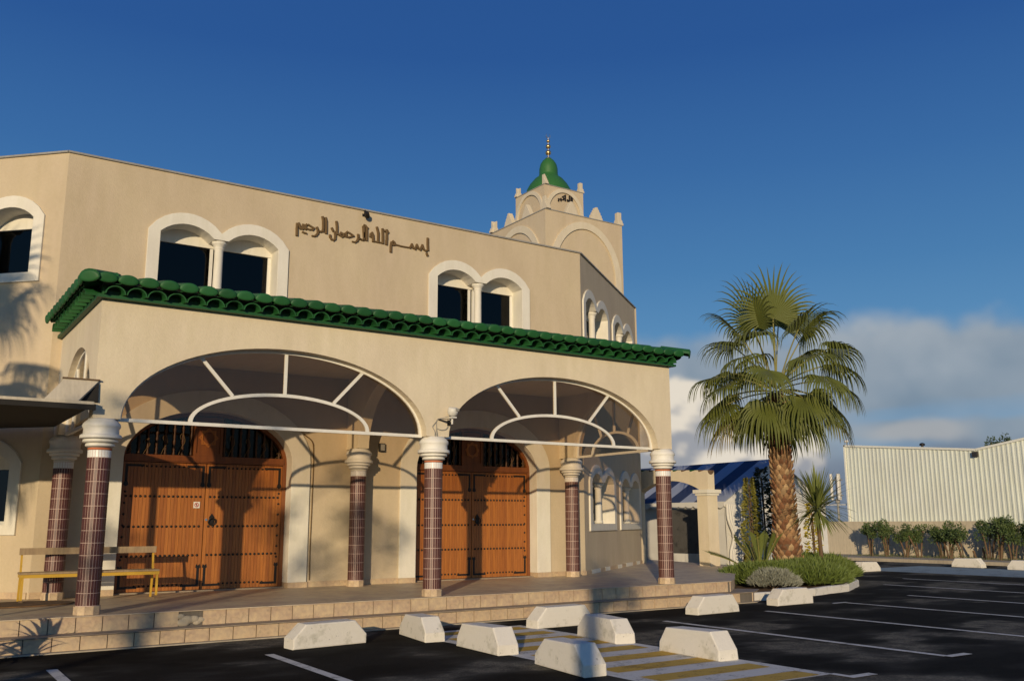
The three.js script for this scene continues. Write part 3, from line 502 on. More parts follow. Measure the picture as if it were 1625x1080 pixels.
  const TG = { cover: nose(tileGeo(.50, .143, .118, true), .143), pan: tileGeo(.50, .120, .105, false, .5), low: tileGeo(.24, .141, .130, true, .86), hip: nose(tileGeo(.60, .165, .13, true, .75), .165), ridge: tileGeo(.36, .125, .105, true) };
  const roof = part('tile_eaves', porch), r = rng(77), greens = [M.green, M.green, M.green2, M.green3];
  const put = (gk, x, y, z, turn, tilt) => { const o = shared('roof_tile', TG[gk], greens[Math.floor(r() * 4)], roof); o.position.set(x + .008 * (r() - .5), y + .010 * (r() - .5), z + .02 * (r() - .5)); o.rotation.order = 'YXZ'; o.rotation.set(tilt + .02 * (r() - .5), turn + .03 * (r() - .5), .03 * (r() - .5)); };
  const run = (n, at, turn) => { for (let k = 0; k < n; k++) { const [x, z, nx, nz] = at(k), [px, pz] = at(k + .5);
    put('cover', x + nx * .30, 5.025, z + nz * .30, turn, .24); if (k < n - 1) put('pan', px + nx * .26, 5.03, pz + nz * .26, turn, .24);
    if (k < n - 1) put('low', px + nx * .22, 4.842, pz + nz * .22, turn, .05); } };
  const pitch = .283, N = 40; const x0 = 5.363 - pitch * (N - 1) / 2;
  run(N, (k) => [x0 + k * pitch, .13, 0, 1], 0);
  run(12, (k) => [-.15, .06 - k * .283, -1, 0], -Math.PI / 2);
  run(12, (k) => [10.876, .06 - k * .283, 1, 0], Math.PI / 2);
  put('hip', -.15 - .24, 5.03, .13 + .24, -Math.PI / 4, .2); put('hip', 10.876 + .30, 5.03, .13 + .30, Math.PI / 4, .2);
  for (let k = 0; k < 31; k++) put('ridge', .18 + k * .345, 5.13, -.20, -Math.PI / 2, .03);
  for (let k = 0; k < 9; k++) { put('ridge', .10, 5.13, -.25 - k * .345, 0, .03); put('ridge', 10.62, 5.13, -.25 - k * .345, 0, .03); }
  // painted boards under the tiles
  mk('eaves_board', [bx(-.24, 10.966, EAVE + .004, EAVE + .045, .131, .25), bx(-.23, -.151, EAVE + .004, EAVE + .05, -3.39, .131), bx(10.877, 10.956, EAVE + .004, EAVE + .05, -3.39, .131)], M.green3, roof);
  mk('eaves_backing', [bx(-.16, 10.886, EAVE + .05, 5.0, .102, .14), bx(-.16, -.141, EAVE + .05, 5.0, -3.39, .102), bx(10.867, 10.886, EAVE + .05, 5.0, -3.39, .102)], M.green3, roof);
}

// ================================================================ small fittings of the porch
{
  const o = thing('porch_floodlight', 'white round floodlight on a bent bracket above the middle porch column', 'floodlight', [5.55, 3.30, .13]);
  mk('lamp_housing', [lathe([[0, -.085], [.05, -.083], [.082, -.055], [.095, 0], [.088, .045], [.07, .07], [0, .075]], 22).rotateX(.25).translate(.04, .22, .14)], M.plastic, o);
  mk('lens', [new THREE.BoxGeometry(.07, .045, .02).translate(.075, .24, .232)], M.grey, o);
  mk('mount', [rod([.04, .0, .12], [.04, .15, .13], .018), bx(-.01, .09, .10, .125, .08, .19)], M.plastic, o);
  mk('bracket', [bar([-.17, .08, .004], [.05, .02, .12], .018), rod([.04, .02, 0], [.04, .02, .12], .012), bx(.01, .07, -.02, .08, 0, .012)], M.iron, o);
  const c = tag(mk('power_cable', [tube([[5.32, 3.09, .20], [5.34, 3.2, .15], [5.36, 3.38, .14], [5.42, 3.40, .18], [5.52, 3.43, .24]], .007, 24, 5), tube([[5.28, 3.09, .2], [5.30, 3.17, .16], [5.26, 3.25, .15], [5.30, 3.30, .15], [5.35, 3.36, .145]], .006, 24, 5), tube([[5.35, 3.22, .145], [5.43, 3.20, .16], [5.52, 3.22, .16], [5.56, 3.27, .16]], .005, 16, 5)], M.grey), 'loose cables hanging above the middle porch column', 'cable');
  const j = thing('junction_box', 'small dark box on the porch wall behind the rear middle column', 'junction box', [6.02, 3.16, -3.4]);
  mk('box_body', new THREE.BoxGeometry(.12, .17, .08).translate(0, 0, .04), M.dark, j); mk('box_lid', new THREE.BoxGeometry(.09, .13, .012).translate(0, 0, .086), M.grey, j);
  const w = thing('door_sticker', 'small white and red no-entry pictogram on the left-hand door', 'sign', [2.40, 1.97, -3.664]);
  mk('plate', bx(-.058, .058, -.058, .058, 0, .003), M.trim, w); mk('red_ring', new THREE.TorusGeometry(.036, .006, 6, 22).translate(0, 0, .004), M.red, w); mk('red_bar', bar([-.026, .026, .005], [.026, -.026, .005], .009, .004), M.red, w); mk('figure', bx(-.008, .008, -.024, .024, .003, .0045), M.dark, w);
}
// lean-to roof on the left of the porch
{
  const o = thing('lean_to_canopy', 'flat lean-to canopy with dark fascia and sloping grey panel left of the porch', 'canopy');
  mk('roof_sheet', ext(poly([[-6.5, -.30], [-.175, -.30], [-.175, 3.10], [-.42, 3.32], [-6.5, 9.40]]), .04, 0).rotateX(-Math.PI / 2).translate(0, 3.25, 0), M.canopyTop, o);
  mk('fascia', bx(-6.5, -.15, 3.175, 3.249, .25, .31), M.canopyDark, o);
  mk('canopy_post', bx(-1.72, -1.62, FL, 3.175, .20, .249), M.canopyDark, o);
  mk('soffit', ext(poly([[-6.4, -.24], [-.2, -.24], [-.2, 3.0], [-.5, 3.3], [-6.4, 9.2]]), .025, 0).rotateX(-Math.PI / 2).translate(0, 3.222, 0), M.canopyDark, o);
  const q = (pts) => { const g = new THREE.BufferGeometry(), p = []; const [a, b, c, d] = pts, th = [.0, -.03, -.02], lo = pts.map((v) => v.map((k, i) => k + th[i])); const quad = (a, b, c, d) => p.push(...a, ...b, ...c, ...a, ...c, ...d); quad(a, b, c, d); quad(lo[3], lo[2], lo[1], lo[0]); for (let i = 0; i < 4; i++) quad(pts[(i + 1) % 4], pts[i], lo[i], lo[(i + 1) % 4]); g.setAttribute('position', new THREE.Float32BufferAttribute(p, 3)); g.computeVertexNormals(); return g; };
  mk('sloping_panel', q([[-.115, 3.60, .17], [-.555, 3.60, .17], [-.80, 3.295, .28], [-.375, 3.295, .28]]), M.canopyTop, o);
  mk('end_cheek', ext(poly([[-.36, 3.30], [-.11, 3.57], [-.10, 3.30]]), .02, .145), M.canopyDark, o);
  mk('flashing', bx(-.58, -.10, 3.60, 3.62, .135, .19), M.bark, o);
}
{
  const o = thing('bench', 'worn yellow metal bench with bare wooden slats beside the left door', 'bench', [.47, FL, -2.60], -.02);
  const W = 2.06, x0 = -W / 2, x1 = W / 2;
  for (const x of [x0 + .03, x1 - .03]) {
    mk('leg', [bar([x, 0, .22], [x, .43, .20], .034)], M.yellow, o);
    mk('leg', [bar([x, 0, -.20], [x, .42, -.14], .032), bar([x, .42, -.14], [x, .83, -.21], .030)], M.yellow, o);
    mk('foot', [bx(x - .026, x + .026, 0.001, .05, .195, .247)], M.bark, o);
  }
  mk('seat_frame', [bx(x0, x1, .385, .435, .19, .225), bx(x0, x1, .385, .435, -.19, -.155), bx(x0, x0 + .04, .386, .434, -.154, .189), bx(x1 - .04, x1, .386, .434, -.154, .189)], M.yellow, o);
  for (const z of [-.13, .0, .13]) mk('seat_slat', bx(x0 - .01, x1 + .01, .437, .465, z - .055, z + .055), M.oldWood, o, z * 7);
  mk('back_slat', bx(x0 - .01, x1 + .01, .73, .835, -.175, -.148), M.oldWood, o, 2);
  const d = tag(mk('doormat', ext((() => { const s = new THREE.Shape(); s.absellipse(0, 0, .82, .52, 0, Math.PI * 2); return s; })(), .012, 0, .004).rotateX(-Math.PI / 2).translate(-.62, FL + .006, -2.2), M.soil), 'brown matting lying on the terrace under the left end of the bench', 'mat');
}

// ================================================================ side gate, tent, warehouse
{
  const o = thing('gate_arch', 'cream arched gateway with one square pillar and tiled coping beside the tent', 'gateway', [17.0, 0, 0]);
  mk('pillar', [bx(-.20, .20, FL, 2.36, -5.12, -4.72)], M.porch, o); mk('pillar_cap', [bx(-.235, .235, 2.36, 2.42, -5.155, -4.685), bx(-.28, .28, 2.42, 2.52, -5.20, -4.64)], M.white, o);
  mk('arch_wall', ext(poly([[4.74, 2.52], [5.10, 2.52], ...segArc(6.35, 1.25, 2.54, .28, 5.10, 7.6, 20), [8.2, 2.52], [8.2, 3.22], [4.74, 3.06]]), .26, -.13).rotateY(Math.PI / 2), M.porch, o);
  mk('pilaster', [bx(-.16, .16, FL, 2.50, -8.15, -7.72), bx(-.19, .19, 2.50, 2.56, -8.18, -7.69)], M.porch, o);
  const gt = geo(new THREE.CylinderGeometry(.125, .14, .36, 10, 1, false, -Math.PI / 2, Math.PI).rotateX(Math.PI / 2), 2); const r = rng(3);
  for (let k = 0; k < 10; k++) { const f = (k + .5) / 10, t = shared('coping_tile', gt, k % 2 ? M.green3 : M.bark, o); t.position.set(0, lerp(3.065, 3.225, f) + .004 * (k % 2), lerp(-4.74, -8.2, f)); t.rotation.set(.046, 0, 0); }
}
{
  const o = thing('marquee_tent', 'white marquee tent with blue striped roof behind the gateway', 'tent');
  const zf = -8, zb = -17, xl = 20.95, xr = 26.2, xa = 23.5, ye = 2.32, ya = 3.76;
  const wallSheet = (pts, bulge, seed) => { // pts: a, b, c, d corners (bottom left, bottom right, top right, top left), gently billowed
    const n = 16, m = 10, p = []; const P = (i, j) => { const u = i / n, v = j / m, a = V(...pts[0]).lerp(V(...pts[1]), u), b = V(...pts[3]).lerp(V(...pts[2]), u), q = a.lerp(b, v); const s = bulge * (Math.sin(u * 19 + v * 3 + seed) * .5 + Math.sin(u * 41 + seed * 2) * .3) * Math.sin(Math.PI * v * .9 + .2); q.z += s; q.x += s * .6; return q.toArray(); };
    for (let i = 0; i < n; i++) for (let j = 0; j < m; j++) { const a = P(i, j), b = P(i + 1, j), c = P(i + 1, j + 1), d = P(i, j + 1); p.push(...a, ...b, ...c, ...a, ...c, ...d); }
    const g = new THREE.BufferGeometry(); g.setAttribute('position', new THREE.Float32BufferAttribute(p, 3)); g.computeVertexNormals(); return g;
  };
  mk('gable_end', [wallSheet([[xl, .0, zf], [xr, .0, zf], [xr, ye, zf], [xl, ye, zf]], .03, 1), wallSheet([[xl, ye, zf], [xr, ye, zf], [xa + .02, ya, zf], [xa - .02, ya, zf]], .015, 4)], M.canvasWhite, o);
  mk('side_wall', [wallSheet([[xl, 0, zb], [xl, 0, zf], [xl, ye, zf], [xl, ye, zb]], .04, 2)], M.canvasWhite, o);
  mk('side_wall', [wallSheet([[xr, 0, zf], [xr, 0, zb], [xr, ye, zb], [xr, ye, zf]], .04, 3)], M.canvasWhite, o);
  mk('rear_gable', [wallSheet([[xr, 0, zb], [xl, 0, zb], [xl, ye, zb], [xr, ye, zb]], .02, 5), wallSheet([[xr, ye, zb], [xl, ye, zb], [xa, ya, zb], [xa, ya, zb]], .01, 6)], M.canvasWhite, o);
  const strip = (side, k, n) => { const z0 = lerp(zf + .12, zb, k / n), z1 = lerp(zf + .12, zb, (k + 1) / n), x = side < 0 ? xl - .12 : xr + .12, g = new THREE.BufferGeometry(), y0 = ye - .02, up = .03; const q = [[x, y0, z0], [x, y0, z1], [xa, ya + up, z1], [xa, ya + up, z0]], lo = q.map(([a, b, c]) => [a, b - .02, c]), p = []; const quad = (a, b, c, d) => p.push(...a, ...b, ...c, ...a, ...c, ...d); if (side < 0) { quad(q[0], q[3], q[2], q[1]); } else quad(q[0], q[1], q[2], q[3]); quad(lo[0], lo[1], lo[2], lo[3]); for (let i = 0; i < 4; i++) quad(q[i], q[(i + 1) % 4], lo[(i + 1) % 4], lo[i]); g.setAttribute('position', new THREE.Float32BufferAttribute(p, 3)); g.computeVertexNormals(); return g; };
  const n = 13; for (const side of [-1, 1]) for (let k = 0; k < n; k++) mk('roof_stripe', strip(side, k, n), k % 2 ? M.canvasBlue : M.canvasPale, o);
  // scalloped valance
  const val = (len, turn, x, z) => { const s = new THREE.Shape(), m = Math.round(len / .36); s.moveTo(0, 0); for (let k = 0; k < m; k++) { const a = len * k / m, b = len * (k + 1) / m; s.lineTo(a, -.13); s.quadraticCurveTo((a + b) / 2, -.31, b, -.13); } s.lineTo(len, 0); s.closePath(); return ext(s, .012, 0, 0, 6).rotateY(turn).translate(x, ye - .03, z); };
  mk('valance', [val(9, Math.PI / 2, xl - .125, zf + .1)], M.canvasWhite, o); mk('valance', [val(2.5, 0, xl - .1, zf + .05)], M.canvasWhite, o);
  // gathered door curtain
  const cu = []; for (let k = 0; k < 9; k++) { const a = xl + .0 + k * .085; cu.push(tube([[a, 2.2, zf + .12], [a + .05 * Math.sin(k), 1.7, zf + .15], [xl + .32 + (k - 4) * .028, 1.15, zf + .17], [a + .03, .6, zf + .16], [a + .06 * Math.cos(k * 2), .03, zf + .16]], .055, 14, 7)); }
  mk('curtain', cu, M.canvasWhite, o); mk('curtain_tie', new THREE.TorusGeometry(.16, .03, 8, 18).scale(1, .4, .6).rotateX(Math.PI / 2).translate(xl + .32, 1.15, zf + .17), M.canvasWhite, o);
  const b = thing('notice_board', 'large dark board standing behind the gateway', 'board', [19.6, 0, 0]);
  mk('board_panel', bx(-.02, .02, .62, 2.02, -9.5, -7.85), M.board, b); mk('post', [bx(-.05, .05, 0, 2.1, -9.6, -9.5)], M.bark, b); mk('post', [bx(-.05, .05, 0, 2.1, -7.85, -7.75)], M.bark, b); mk('skirt_cloth', wallSheet([[-.03, .0, -9.5], [-.03, .0, -7.86], [-.03, .61, -7.86], [-.03, .61, -9.5]], .02, 8), M.canvasWhite, b);
}
{
  const wl = tag(mk('concrete_wall', [bx(35.9, 36.1, 0, 1.62, -40, -7.72), bx(35.902, 36.098, 0, 1.44, -7.72, 14)], M.concrete), 'low bare concrete wall behind the row of clipped shrubs', 'wall');
  const o = thing('corrugated_warehouse', 'pale corrugated metal warehouse with a valley in its roofline', 'warehouse');
  // ribbed sheet: trapezoid profile along z, sloped top
  const sheetWall = (za, zb, ya, yb, y0) => { const pit = .205, p = []; const prof = [[0, 0], [.045, .020], [.085, .020], [.13, 0], [pit, 0]]; const quad = (a, b, c, d) => p.push(...a, ...b, ...c, ...a, ...c, ...d); const n = Math.floor(Math.abs(zb - za) / pit), top = (z) => lerp(ya, yb, (z - za) / (zb - za)); for (let k = 0; k < n; k++) for (let i = 0; i < 4; i++) { const z0 = za + Math.sign(zb - za) * (k * pit + prof[i][0]), z1 = za + Math.sign(zb - za) * (k * pit + prof[i + 1][0]), x0 = 36.15 - prof[i][1], x1 = 36.15 - prof[i + 1][1]; quad([x0, y0, z0], [x1, y0, z1], [x1, top(z1), z1], [x0, top(z0), z0]); } const g = new THREE.BufferGeometry(); g.setAttribute('position', new THREE.Float32BufferAttribute(p, 3)); g.computeVertexNormals(); return g; };
  mk('ribbed_wall', sheetWall(-14.28, -7.72, 5.18, 4.58, 1.58), M.sheet, o); mk('ribbed_wall', sheetWall(-7.72, 8, 4.58, 6.9, 1.42), M.sheet, o);
  mk('corner_flashing', bx(36.08, 36.2, 1.56, 5.26, -14.36, -14.28), M.sheetTrim, o);
  mk('roof_trim', [bar([36.13, 5.22, -14.34], [36.13, 4.61, -7.78], .10, .09)], M.sheetTrim, o); mk('roof_trim', [bar([36.13, 4.61, -7.76], [36.13, 6.93, 8], .10, .09)], M.sheetTrim, o);
  mk('body', ext(poly([[14.25, 0], [14.25, 5.1], [7.78, 4.5], [-8, 6.8], [-8, 0]]), 14, 0).rotateY(Math.PI / 2).translate(36.2, 0, 0), M.grey, o);
  mk('rain_hopper', [bx(35.98, 36.12, 4.30, 4.52, -7.88, -7.66)], M.dark, o);
  const l1 = thing('roof_lamp', 'small white lamp on the left corner of the warehouse roof', 'lamp', [36.15, 5.26, -14.2]); mk('stem', rod([0, 0, 0], [0, .12, 0], .02), M.grey, l1); mk('lamp_head', lathe([[0, .10], [.09, .13], [.10, .18], [.05, .24], [0, .25]], 14), M.trim, l1);
  const l2 = thing('roof_vent', 'small dark vent on the warehouse roof edge', 'vent', [36.25, 4.84, -10.3]); mk('vent_pipe', rod([0, -.1, 0], [0, .14, 0], .05), M.dark, l2); mk('vent_cowl', lathe([[.10, .12], [.13, .15], [.10, .22], [0, .25]], 14), M.iron, l2);
  const m = thing('antenna_mast', 'grey antenna mast with upright panels by the warehouse corner', 'mast', [36.3, 0, -15.05]);
  mk('mast_pole', rod([0, 0, 0], [0, 3.75, 0], .06, .05), M.grey, m); mk('mast_arm', [bar([-.0, 2.42, -.9], [0, 2.42, .62], .05), bx(-.09, .09, 2.34, 2.52, .62, .80)], M.plastic, m);
  for (const [x, z] of [[-.12, -.22], [-.14, .20], [.2, .0]]) mk('antenna_panel', [new THREE.CylinderGeometry(.075, .075, 1.25, 12).translate(x, 3.28, z)], M.plastic, m);
  mk('panel_clamp', [bx(-.14, .18, 2.85, 2.89, -.2, .22), bx(-.14, .18, 3.6, 3.64, -.2, .22), rod([0, 2.5, 0], [0, 2.7, 0], .11)], M.grey, m);
  const k = tag(mk('far_kerb', [bx(32.2, 35.9, 0, .10, -30, 14), bx(31.98, 32.2, 0, .13, -30, 14)], M.kerb), 'concrete kerb and verge below the far wall', 'kerb', null, 'structure');
}

// ================================================================ wheel stops
{
  const rr = rng(15);
  const variants = [0, 1, 2, 3].map((i) => {
    const g = ext(poly([[-.60, 0], [.60, 0], [.60, .13], [.385 + .02 * i, .335], [-.39 - .012 * i, .34], [-.60, .135]]), .30, -.15, .018, 1);
    const q = geo(g, 1.1, i * 2.3, i * 1.7), p = q.attributes.position;
    for (let k = 0; k < p.count; k++) { const x = p.getX(k), y = p.getY(k), z = p.getZ(k); p.setXYZ(k, x + .010 * Math.sin(y * 40 + i * 3 + z * 9), Math.max(0, y + (y > .02 ? .008 * Math.sin(x * 11 + i * 2.1) : 0)), z * (1 - .32 * y) + .008 * Math.sin(x * 17 + i)); }
    q.computeVertexNormals(); return q;
  });
  const list = [
    [2.72, 1.83, .12, 'white concrete wheel stop alone before the steps, nearest the left column'],
    [4.18, 1.84, Math.PI / 2 - .16, 'white wheel stop at the step end of the walkway, left row'],
    [4.24, 3.50, Math.PI / 2 - .05, 'grimy white wheel stop in the middle of the left row beside the walkway'],
    [6.74, 1.76, .02, 'white wheel stop lying along the steps at the head of the walkway'],
    [6.22, 3.52, Math.PI / 2 - .18, 'white wheel stop with a tree shadow across it, right row of the walkway'],
    [4.12, 5.42, Math.PI / 2 - .14, 'chipped white wheel stop nearest the camera, front of the left row'],
    [6.12, 5.42, Math.PI / 2 - .06, 'white wheel stop at the front of the right row beside the walkway'],
    [10.28, 1.66, .06, 'white wheel stop before the right end of the steps'],
    [12.86, 1.28, .04, 'white wheel stop against the painted kerb of the planting bed'],
    [24.75, -5.42, .02, 'white wheel stop just beyond the planting bed'],
    [29.95, -4.95, Math.PI / 2, 'white wheel stop on the blue bay below the far hedge'],
    [29.55, -2.72, Math.PI / 2, 'white wheel stop cut by the right edge of the picture'],
  ];
  list.forEach(([x, z, a, label], i) => { const o = thing('wheel_stop', label, 'wheel stop', [x, .004, z], a, 'white concrete wheel stops'); o.scale.setScalar(.93); shared('block', variants[(i * 3 + 1) % 4], M.stop, o); o.userData.group = 'white concrete wheel stops'; });
}

// ================================================================ plants
class Leaves {
  constructor() { this.p = []; }
  tri(a, b, c) { this.p.push(a.x, a.y, a.z, b.x, b.y, b.z, c.x, c.y, c.z); }
  leaf(base, dir, side, len, wid, fold = .25) { const up = V().crossVectors(dir, side).normalize(), mid = base.clone().addScaledVector(dir, len * .45), tip = base.clone().addScaledVector(dir, len), l = mid.clone().addScaledVector(side, wid / 2).addScaledVector(up, wid * fold), r = mid.clone().addScaledVector(side, -wid / 2).addScaledVector(up, wid * fold); this.tri(base, l, tip); this.tri(base, tip, r); }
  strap(base, dir, len, wid, droop, n = 5) { // arching strap leaf
    let p = base.clone(), d = dir.clone(); const side = V().crossVectors(d, V(0, 1, 0)); if (side.lengthSq() < 1e-4) side.set(1, 0, 0); side.normalize(); let a = p.clone().addScaledVector(side, wid * .4), b = p.clone().addScaledVector(side, -wid * .4);
    for (let i = 1; i <= n; i++) { d.y -= droop / n * (i / n) * 1.6; d.normalize(); p = p.clone().addScaledVector(d, len / n); const w = wid * (i < n ? (i / n < .5 ? 1 : 1.6 - 1.2 * i / n) : .05) / 2, c = p.clone().addScaledVector(side, w), e = p.clone().addScaledVector(side, -w); this.tri(a, b, e); this.tri(a, e, c); a = c; b = e; }
  }
  geo() { const g = new THREE.BufferGeometry(); g.setAttribute('position', new THREE.Float32BufferAttribute(this.p, 3)); g.computeVertexNormals(); return g; }
}
const rdir = (r) => { const z = 2 * r() - 1, a = 2 * Math.PI * r(), s = Math.sqrt(1 - z * z); return V(s * Math.cos(a), z, s * Math.sin(a)); };
const perp = (d, r) => V().crossVectors(d, rdir(r)).normalize();
function put(name, L_, mt, parent) { const o = new THREE.Mesh(L_.geo(), mt); o.name = name; o.castShadow = o.receiveShadow = true; parent.add(o); return o; }

function fanFrond(r, origin, az, el, lp, R, droop, nod = 0) {
  const B = new Leaves(), d = V(Math.cos(el) * Math.cos(az), Math.sin(el), Math.cos(el) * Math.sin(az)), pts = [origin.clone()]; let p = origin.clone(), dd = d.clone();
  for (let i = 0; i < 6; i++) { dd.y -= .035 * (1 + droop); dd.normalize(); p = p.clone().addScaledVector(dd, lp / 6); pts.push(p.clone()); }
  const fwd = dd.clone(), side = V().crossVectors(fwd, V(0, 1, 0)); if (side.lengthSq() < .02) side.set(-Math.sin(az), 0, Math.cos(az)); side.normalize(); fwd.applyAxisAngle(side, -nod * (.7 + .6 * r())); const nor = V().crossVectors(side, fwd).normalize(), roll = (r() - .5) * (el > 1.3 ? .3 : .9); side.applyAxisAngle(fwd, roll); nor.applyAxisAngle(fwd, roll);
  const n = 38, span = 2.05, dth = 2 * span / n, steps = 8;
  for (let k = 0; k < n; k++) {
    const th = -span + (k + .5) * dth, len = R * (.66 + .34 * Math.cos(th * .8)) * (.92 + .16 * r()), split = .38 + .12 * r(), g = droop * (.7 + .6 * r()) * (1 + .35 * Math.abs(th));
    let q = p.clone(), dir = fwd.clone().multiplyScalar(Math.cos(th)).addScaledVector(side, Math.sin(th)).addScaledVector(nor, .10 - .22 * Math.abs(Math.sin(th * .5))).normalize(), sd = fwd.clone().multiplyScalar(-Math.sin(th)).addScaledVector(side, Math.cos(th)), prev = null;
    for (let s = 0; s <= steps; s++) {
      const f = s / steps; if (s) { const t = Math.max(0, f - .36); dir.y -= g * t * 1.05; dir.x += (r() - .5) * .05 * t; dir.normalize(); q = q.clone().addScaledVector(dir, len / steps); }
      const rad = f * len, full = rad * dth * 1.04; const w = f <= split ? full : split * len * dth * 1.04 * Math.pow(Math.max(0, 1 - (f - split) / (1 - split)), .75); const nn = V().crossVectors(sd, dir).normalize();
      const cur = [q.clone().addScaledVector(sd, w / 2).addScaledVector(nn, w * .22), q.clone(), q.clone().addScaledVector(sd, -w / 2).addScaledVector(nn, w * .22)];
      if (prev) { B.tri(prev[0], prev[1], cur[1]); B.tri(prev[0], cur[1], cur[0]); B.tri(prev[1], prev[2], cur[2]); B.tri(prev[1], cur[2], cur[1]); }
      prev = cur;
    }
  }
  const pet = new THREE.TubeGeometry(new THREE.CatmullRomCurve3(pts), 8, .020, 5, false);
  return { blade: B, pet };
}
function fanPalm(name, label, pos, s, seed, group) {
  const o = thing(name, label, 'palm tree', pos, 0, group), r = rng(seed), H = 5.0;
  const rad = (y) => { const f = y / H; return lerp(.40, .255, Math.pow(f, .55)) + .03 * Math.sin(f * 9 + 1) * (1 - f) - .02 * sstep(.8, 1, f); }, lean = (y) => -.10 * (y / H) ** 1.4;
  const tg = new THREE.CylinderGeometry(1, 1, H + .3, 22, 30, true); { const p = tg.attributes.position; for (let i = 0; i < p.count; i++) { const y = p.getY(i) + (H + .3) / 2 - .15, k = rad(clamp(y, 0, H)) - .015; p.setXYZ(i, p.getX(i) * k + lean(Math.max(0, y)), y, p.getZ(i) * k); } tg.computeVertexNormals(); }
  mk('trunk', tg, M.bark, o);
  // split leaf bases wrapped criss-cross round the trunk
  const scal = [], cols = []; const rows = 36, around = 13;
  for (let j = 0; j < rows; j++) for (let k = 0; k < around; k++) {
    const y = .02 + (j + .3 * r()) * H / rows, a = (k + (j % 2) * .5 + .12 * (r() - .5)) / around * Math.PI * 2, R = rad(y), w = 2 * Math.PI * R / around * (.95 + .2 * r()), h = .165 * (.85 + .4 * r()), out = .025 + .035 * r() + .05 * sstep(.75, 1, y / H) * r();
    const P = (u, v, e) => { const b = a + u / R; return V(Math.cos(b) * (R + e) + lean(y), y + v, Math.sin(b) * (R + e)); };
    const q = [P(-w * .5, -.02, -.02), P(w * .5, -.02, -.02), P(w * .40 * (1 + .3 * (r() - .5)), h * .55, out * .7), P(w * .1 * (r() - .2), h, out + .012), P(-w * .40 * (1 + .3 * (r() - .5)), h * .55, out * .7)], c = P(0, h * .45, out * .9 + .012), d = P(0, h * .5, -.02);
    const base = r(), col = base < .45 ? [.36, .205, .10] : base < .8 ? [.22, .098, .046] : [.48, .32, .17], mul = .65 + .4 * r();
    for (let i = 0; i < 5; i++) { const A = q[i], Bq = q[(i + 1) % 5]; scal.push(A, Bq, c, Bq, A, d); for (let z = 0; z < 6; z++) cols.push(...col.map((v) => v * mul)); }
  }
  const sg = new THREE.BufferGeometry(); sg.setAttribute('position', new THREE.Float32BufferAttribute(scal.flatMap((v) => [v.x, v.y, v.z]), 3)); sg.setAttribute('color', new THREE.Float32BufferAttribute(cols, 3)); sg.computeVertexNormals();
  const sm = new THREE.Mesh(sg, fanPalm.mat ??= new THREE.MeshPhysicalMaterial({ vertexColors: true, roughness: .95, side: THREE.DoubleSide })); sm.name = 'leaf_bases'; sm.userData.kind = 'stuff'; sm.castShadow = sm.receiveShadow = true; o.add(sm);
  const top = V(lean(H), H + .10, 0); let i = 0;
  const N = 40;
  for (let k = 0; k < N; k++) {
    const q = (k + .5) / N, az = k === 0 ? 2.35 : k === 1 ? -.55 : k * 2.39996 + .5 * (r() - .5) + seed, e = k < 2 ? 1.42 : lerp(1.45, -.46, Math.pow(q, .85)) + .28 * (r() - .5), young = sstep(.9, 1.4, e);
    const y = top.clone().add(V(Math.cos(az) * .12, .22 * sstep(-.6, 1.2, e) + .1 * r(), Math.sin(az) * .12));
    const f = fanFrond(r, y, az, e, lerp(lerp(1.05, 1.62, sstep(-.8, .5, e)), 2.0, young) * (.85 + .3 * r()), lerp(1.38, 1.62, young) * (.9 + .2 * r()), lerp(1.45, .5, young) * (.7 + .6 * r()), lerp(.52, .05, young) * sstep(-.75, .35, e));
    const fr = part('frond', o); put('blade', f.blade, q > .84 && r() < .4 ? L.palmOld : L.palm, fr); mk('leaf_stalk', f.pet, fanPalm.stalk ??= mat(rgb(.24, .22, .06), { roughness: .6 }), fr);
  }
  o.scale.setScalar(s); return o;
}
fanPalm('fan_palm', 'tall fan palm with shaggy crown growing in the planting bed', [18.85, .12, -3.72], 1.0, 11);

// planting bed: soil, painted kerb, ground cover
const BED = [[12.75, .30], [13.66, .24], [15.0, .10], [16.75, -.30], [18.45, -1.25], [19.9, -2.6], [20.9, -4.2], [21.2, -6.4], [18.6, -6.6], [17.6, -4.5], [14.4, -1.6], [13.2, -.4]];
{
  mk('planting_bed', ext(poly(BED.map(([x, z]) => [x, -z])), .11, 0).rotateX(-Math.PI / 2), M.soil).userData = { label: 'earth of the planting bed under the palm', category: 'soil', kind: 'structure' };
  const k = thing('painted_kerb', 'white painted kerb stones edging the planting bed', 'kerb'); const r = rng(6);
  for (let i = 0; i < 7; i++) { const [ax, az] = BED[i], [bx_, bz] = BED[i + 1], d = Math.hypot(bx_ - ax, bz - az), n = Math.max(1, Math.round(d / .8)), a = Math.atan2(-(bz - az), bx_ - ax); for (let q = 0; q < n; q++) { const f = (q + .5) / n, l = d / n - .012, o = mk('kerb_stone', ext(poly([[-.07, 0], [.07, 0], [.07, .14], [.05, .165], [-.05, .165], [-.07, .14]]), l, -l / 2, .008).rotateY(Math.PI / 2), M.stop, k, q * .7 + i); o.position.set(lerp(ax, bx_, f), .0, lerp(az, bz, f)); o.rotation.set(.02 * (r() - .5), a, .03 * (r() - .5)); } }
}
